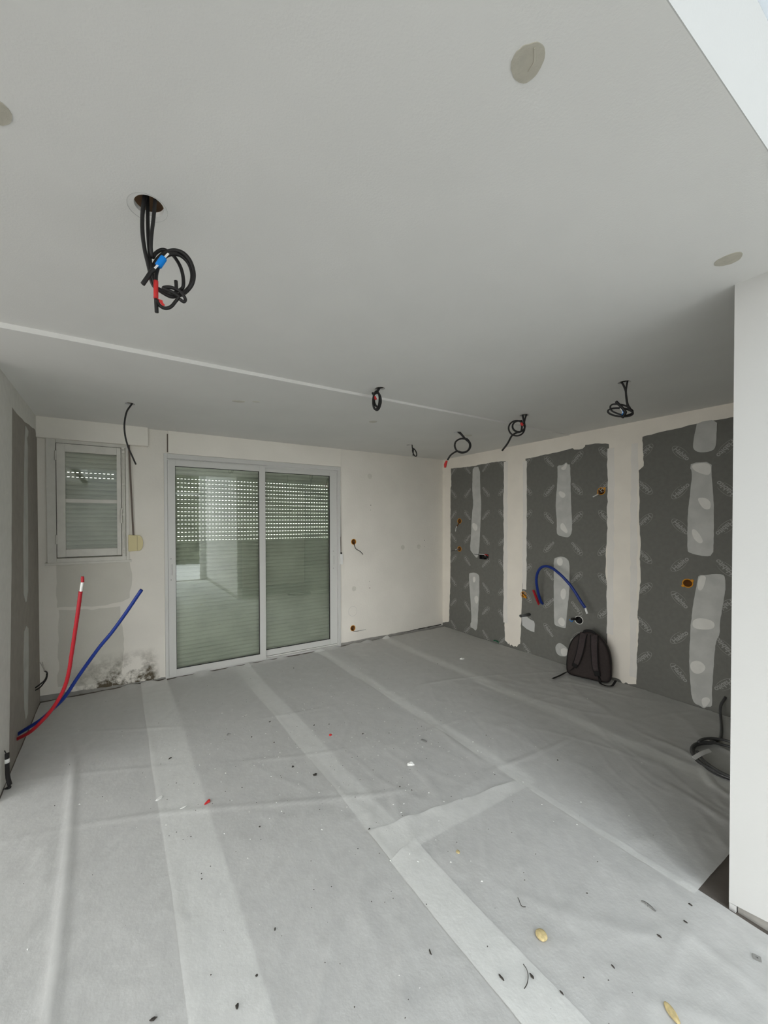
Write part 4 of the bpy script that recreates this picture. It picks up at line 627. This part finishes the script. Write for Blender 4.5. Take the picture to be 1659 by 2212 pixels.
# ------------------------------------------------------------------ fleece sheets on the floor
def wrinkle(x, y):
    v = Vector((x, y, 0)); h = 0.0022 * noise.noise(v * 3.1) + .0012 * noise.noise(v * 9)
    near = min(1.0, max(0.25, (3.2 - y) / 2.2))
    # creases running mostly towards the back right, plus cross folds
    for (ang, sc_, st, amp, off) in ((0.75, 3.0, .30, .0085, 3.1), (1.25, 2.2, .22, .0070, 8.7), (0.25, 2.6, .25, .0060, 15.3), (1.9, 4.2, .35, .0050, 21.9), (.55, 7.0, .3, .0045, 33.1), (1.05, 8.5, .28, .0035, 41.7)):
        c_, s_ = math.cos(ang), math.sin(ang); u = x * c_ + y * s_; w_ = -x * s_ + y * c_
        n_ = noise.noise(Vector((u * sc_ * st + off, w_ * sc_ + .5 * noise.noise(Vector((x * 2, y * 2, off))), off)))
        mask = max(0.0, noise.noise(Vector((x * 1.1 + off, y * 1.1 - off, 3 * off))) + .12) * 1.6
        h += amp * near * min(1, mask) * max(0.0, 1 - abs(n_) * 7.5) ** 1.3
    fx = -0.245 + 0.05 * math.sin(y * 1.1) - .10 * max(0, y - 3.0)           # long standing fold in the left sheet
    h += .008 * math.exp(-((x - fx) / .022) ** 2) * min(1, max(0, (3.7 - y) * 1.2))
    for fy, am in ((0.92, .004), (3.05, .005), (2.45, .003), (1.95, .0045)):
        yy = y - fy - .12 * math.sin(x * 1.7 + fy) + .25 * (x - 1); h += am * math.exp(-(yy / .012) ** 2) * max(0, min(1, .6 + 1.5 * noise.noise(Vector((x * 1.5, fy * 7, 0)))))
    return max(0.0, h + .003)
def sheet(label, x0, x1, y0, y1, z0, seed, skew=lambda y: 0.0, xr=None, end0=lambda x: 0.0, end1=lambda x: 0.0, curl=None):
    label_lift = .007 if seed > 1.5 and seed != 6.0 else 0
    bm = B(); st = .016; nx = int((x1 - x0) / st) + 1; ny = int((y1 - y0) / st) + 1; g = []
    for j in range(ny + 1):
        row = []
        for i in range(nx + 1):
            ft = j / ny; fx = i / nx; y = y0 + end0(x0 + (x1 - x0) * fx) + (y1 - y0 + end1(x0 + (x1 - x0) * fx) - end0(x0 + (x1 - x0) * fx)) * ft
            e0 = .012 * noise.noise(Vector((seed, y * 1.3, 0))) + .003 * noise.noise(Vector((seed, y * 9, 2))); e1 = .012 * noise.noise(Vector((seed + 5, y * 1.3, 0))) + .003 * noise.noise(Vector((seed, y * 8, 7)))
            xb = xr(y) if xr else x1
            x = (x0 + skew(y) + e0) * (1 - fx) + (xb + e1) * fx
            z = z0 + wrinkle(x, y)
            if i < 3 and label_lift: z += label_lift * (1 - i / 3) * max(0, .35 + 1.6 * noise.noise(Vector((seed * 3, y * 2.2, 4))))
            if curl and ft > .985: z += curl * (ft - .985) / .015 * max(0, noise.noise(Vector((x * 6, seed, 0))) + .1)
            row.append(bm.verts.new((x, y, z)))
        g.append(row)
    for j in range(ny):
        for i in range(nx): bm.faces.new((g[j][i], g[j][i + 1], g[j + 1][i + 1], g[j + 1][i]))
    o = obj('protective_sheet', bm, 'sheet', None, True)
    return setp(o, label, 'dust sheet', 'protective fleece strips laid side by side on the floor')
back = lambda x: -.012 + .02 * noise.noise(Vector((x * 4, 1, 0)))
sheet('leftmost floor sheet strip, along the left wall, with a long upright fold', LX + .008, .415, -2.45, 4.165, .001, 1.0, end1=back, curl=.02)
sheet('floor sheet strip running to the left half of the sliding door', .18, 1.225, -2.45, 4.15, .0033, 2.0, end1=back, curl=.05)
sheet('floor sheet strip below the right door half, ending at a cross edge', 1.065, 2.145, 1.40, 4.14, .0056, 3.0, end1=back, curl=.05)
sheet('nearest floor sheet strip overlapping the cross edge, widest piece at the bottom right', 1.06, 2.06, -2.45, 1.585, .0079, 4.0, xr=lambda y: 2.075 if y > .62 else 2.075, end1=lambda x: -.13 * (x - 1.1) + .012 * noise.noise(Vector((x * 9, 0, 0))), curl=.02)
sheet('narrow offcut of floor sheet doubling the seam at the bottom centre', 1.055, 1.235, -2.45, 1.41, .0102, 6.0, end1=lambda x: .25 * (x - 1.1), curl=.02)
sheet('floor sheet strip between the camera and the cable coil, ending beside the partition', 2.03, 3.10, .645, 4.155, .0102, 5.0, end1=back, curl=.04)
sheet('rightmost floor sheet strip, along the grey wall under the backpack', 2.955, RX - .01, .645, 4.165, .0125, 7.0, end1=back)

# ------------------------------------------------------------------ litter on the sheets
db = DATA['debris']
def fz(x, y): return .0015 + wrinkle(x, y) + (.0125 if x > 2.95 else .0102 if x > 2.02 or (1.05 < x < 1.24 and y < 1.41) else .0079 if x > 1.06 and y < 1.58 else .0056 if x > 1.06 else .0033 if x > .17 else .001)
def chip(name, label, cat, p, L_, W_, T_, rot, m, seed, group=None, rugged=.25):
    rnd = random.Random(seed); n_ = 9; pts = []
    for i in range(n_):
        a = 2 * math.pi * i / n_; k = 1 + rnd.uniform(-rugged, rugged); x = L_ / 2 * math.cos(a) * k; y = W_ / 2 * math.sin(a) * k
        pts.append((x * math.cos(rot) - y * math.sin(rot), x * math.sin(rot) + y * math.cos(rot)))
    bm = B(); lo = [bm.verts.new((x * .9, y * .9, 0)) for x, y in pts]; mi = [bm.verts.new((x, y, T_ * rnd.uniform(.3, .6))) for x, y in pts]; hi = [bm.verts.new((x * .6, y * .6, T_ * rnd.uniform(.8, 1.2))) for x, y in pts]
    bm.faces.new(lo[::-1]); bm.faces.new(hi)
    for A_, B_ in ((lo, mi), (mi, hi)):
        for i in range(n_): bm.faces.new((A_[i], A_[(i + 1) % n_], B_[(i + 1) % n_], B_[i]))
    o = obj(name, bm, m, None, m == 'foam')
    if m == 'foam': md = o.modifiers.new('soft', 'SUBSURF'); md.levels = 2; md.render_levels = 2; o.scale = (1.15, 1.15, 1.15)
    o.location = (p[0], p[1], fz(*p) + .0005); return setp(o, label, cat, group)
chip('paper_scrap', 'white torn scrap on the left sheets, larger of two beside the first seam', 'scrap', db['paper1'], .055, .02, .004, .6, 'debris_w', 1)
chip('paper_scrap', 'small white scrap just right of the first seam, left of the red scrap', 'scrap', db['paper2'], .035, .012, .004, .3, 'debris_w', 2)
chip('tape_scrap', 'crumpled red tape scrap on the left part of the floor', 'scrap', db['red'], .05, .018, .008, .7, 'redtape', 3, rugged=.4)
chip('tape_scrap', 'tiny dark red scrap beside the middle seam', 'scrap', db['redsq'], .026, .02, .008, .2, 'redtape', 4)
chip('plaster_chip', 'white plaster chip in the middle of the floor', 'chip', db['chip'], .045, .03, .012, -.3, 'debris_w', 5)
chip('plaster_chip', 'white plaster chip near the grey wall corner', 'chip', db['w1'], .05, .03, .014, -.3, 'debris_w', 15)
chip('foam_blob', 'yellow blob of expanding foam on the floor at the lower right', 'foam', db['foam1'], .044, .040, .014, .4, 'foam', 6, rugged=.12)
chip('foam_blob', 'yellow foam smear cut by the bottom edge of the photo', 'foam', (1.478, .52), .062, .026, .010, 1.0, 'foam', 7, rugged=.15)
chip('foam_blob', 'small yellowish foam speck right of the middle seam', 'foam', db['ye1'], .022, .018, .004, .4, 'foam', 8)
for i, (k, lb, L_, W_, rot) in enumerate([('blk1', 'dark crumb left of the middle seam, far from the camera', .03, .009, .3), ('blk2', 'dark crumb on the right edge of the middle seam', .03, .008, .4), ('blk3', 'dark crumb between the red crumb and the metal connector', .024, .01, .2), ('blk4', 'dark crumb right of the bent metal clip', .02, .012, .8),
    ('dust1', 'largest dark dust clump left of the middle seam', .045, .035, .2), ('dust2', 'small dark dust clump left of the largest one', .028, .022, .6), ('dust3', 'dark dust clump where the sheet edge lifts', .028, .02, 1.0), ('d1', 'dark splinter beside the first seam', .04, .012, .5),
    ('d2', 'dark smudge of dirt at the bottom left', .034, .02, 1.1), ('d3', 'brown sliver at the bottom edge left of centre', .04, .014, -.1), ('d4', 'dark crumb alone on the lower left sheet', .02, .01, 1.3), ('d5', 'brown crumb above the bottom left smudge', .022, .012, .4),
    ('stick1', 'thin brown splinter left of the middle seam near the bottom', .034, .010, 1.3), ('stick2', 'dark splinter on the bottom middle seam', .034, .010, 1.5), ('fl1', 'dark splinter above the bottom right corner', .026, .008, 1.6), ('fl2', 'dark splinter above and right of another one', .02, .007, 1.6),
    ('fl3', 'dark splinter nearest the partition foot', .02, .008, 1.5), ('fl4', 'dark crumb right of the curled wire', .028, .013, 1.5), ('fl5', 'brown splinter below the curled wire', .024, .008, 1.5), ('fl6', 'brown splinter below the foam blob', .026, .006, 1.4)]):
    chip('debris_crumb', lb, 'crumb', db[k], L_ * .6, W_ * .6, .004, rot, 'debris_d', 20 + i, 'dark crumbs and splinters on the sheets', .35)
def lay(o, p, rot, label, cat):
    o.scale = (.62, .62, .62)
    o.location = (p[0], p[1], fz(*p) + .001); o.rotation_euler[2] = rot; return setp(o, label, cat)
lay(obj('plastic_curl', ribbon(B(), [(-.035, 0, .002), (-.01, -.008, .003), (.02, -.004, .004), (.04, .012, .006)], .008, .0015, (0, 0, 1)), 'debris_w'), db['curl'], .1, 'white plastic curl in front of the left door pane', 'scrap')
bm = B(); box(bm, -.030, .030, -.014, -.010, 0, .012); box(bm, -.030, .030, .010, .014, 0, .012); box(bm, -.030, -.018, -.010, .010, 0, .010); box(bm, .018, .030, -.010, .010, 0, .010)
lay(obj('cable_clamp', bm, 'steel'), db['conn'], -1.1, 'small grey rectangular metal connector in the middle of the floor', 'metal part')
bm = B(); ribbon(bm, [(-.022, 0, .001), (-.012, 0, .016), (.004, 0, .020), (.018, 0, .006), (.024, 0, .001)], .022, .0015, (0, 1, 0))
bm.free(); bm = B(); ribbon(bm, [(-.022, 0, .002), (-.010, 0, .014), (.006, 0, .016), (.018, 0, .004)], .024, .002, (0, .1, 1)); lay(obj('metal_clip', bm, 'steel'), db['clip'], .4, 'bent grey metal clip in front of the left door pane', 'metal part')
bm = B(); ribbon(bm, [(-.034, 0, .002), (-.010, .004, .008), (.020, 0, .008), (.044, -.004, .002)], .010, .003, (0, 0, 1)); tube(bm, [(.0, .004, .006), (.006, -.014, .004)], .002, 6, 3); lay(obj('metal_clip', bm, 'steel'), db['clip2'], -1.55, 'long twisted dark clip on the bright floor at lower right', 'metal part')
bm = B(); ring(bm, (0, 0, 0), (0, 0, 1), [(.006, 0), (.0065, .003), (.024, .003), (.024, 0)], 4); lay(obj('metal_plate', bm, 'steel'), db['plate'], .35, 'small square metal plate with a hole at the right edge of the photo', 'metal part')
for k, lb in (('curl1', 'long curled black wire strand on the bottom middle seam'), ('curl2', 'shorter curled black wire strand above the foam blob')):
    pts = [(x, y, fz(x, y) + .003) for x, y in DATA[k]]; setp(obj('wire_offcut', tube(B(), pts, .0012, 6, 5), 'debris_d'), lb, 'wire')
rnd = random.Random(4); bm = B()
for i in range(420):
    x = rnd.gauss(1.25, .7); y = rnd.gauss(2.2, .8)
    if not (-.5 < x < 3.9 and .4 < y < 4.0) or (x > 2.0 and y < .8): continue
    s_ = rnd.uniform(.0012, .0034) * (1 if rnd.random() < .9 else 1.8); z = fz(x, y) + .0005; a = rnd.uniform(0, 3.1)
    vs = [bm.verts.new((x + s_ * math.cos(a + q * 2.09) * rnd.uniform(.6, 1.6), y + s_ * math.sin(a + q * 2.09), z)) for q in range(3)]; tp = bm.verts.new((x, y, z + s_))
    for q in range(3): bm.faces.new((vs[q], vs[(q + 1) % 3], tp))
o = obj('dirt_specks', bm, 'debris_d'); setp(o, 'scattered dark dirt specks all over the floor sheets', 'dirt', None, 'stuff')
bm = B()
for i in range(260):
    x = rnd.gauss(1.3, .7); y = rnd.gauss(2.3, .6)
    if not (-.5 < x < 3.9 and .9 < y < 4.0): continue
    s_ = rnd.uniform(.0015, .005); z = fz(x, y) + .0005; a = rnd.uniform(0, 3.1)
    vs = [bm.verts.new((x + s_ * math.cos(a + q * 2.09) * rnd.uniform(.6, 1.8), y + s_ * math.sin(a + q * 2.09), z)) for q in range(3)]; tp = bm.verts.new((x, y, z + s_ * .6))
    for q in range(3): bm.faces.new((vs[q], vs[(q + 1) % 3], tp))
o = obj('plaster_crumbs', bm, 'debris_w'); setp(o, 'scattered white plaster crumbs on the floor sheets', 'plaster', None, 'stuff')
o = obj('string_scrap', tube(B(), [(RX - .03, 3.28, .04), (RX - .05, 3.25, .06), (RX - .02, 3.22, .04), (RX - .05, 3.20, .05), (RX - .02, 3.24, .05), (RX - .04, 3.27, .05)], .006, 6, 5), 'green'); setp(o, 'small tangle of green string at the foot of the grey wall', 'string')

# ------------------------------------------------------------------ outside, seen only as a reflection
struct('terrace', box(B(), -4, 6, -7.5, -2.7, -.14, -.02), 'terrace')
bm = B(); nx = 60; nz = 30; g = [[bm.verts.new((1.35 + 7 * i / nx, -7.2 + .5 * noise.noise(Vector((i * .5, j * .5, 0))), -.02 + 5.0 * j / nz)) for i in range(nx + 1)] for j in range(nz + 1)]
for j in range(nz):
    for i in range(nx): bm.faces.new((g[j][i], g[j][i + 1], g[j + 1][i + 1], g[j + 1][i]))
hd = obj('garden_hedge', bm, 'hedge'); md = hd.modifiers.new('t', 'SOLIDIFY'); md.thickness = .6; md.offset = 1
setp(hd, 'tall green hedge in the garden, mirrored in the sliding door glass', 'hedge')
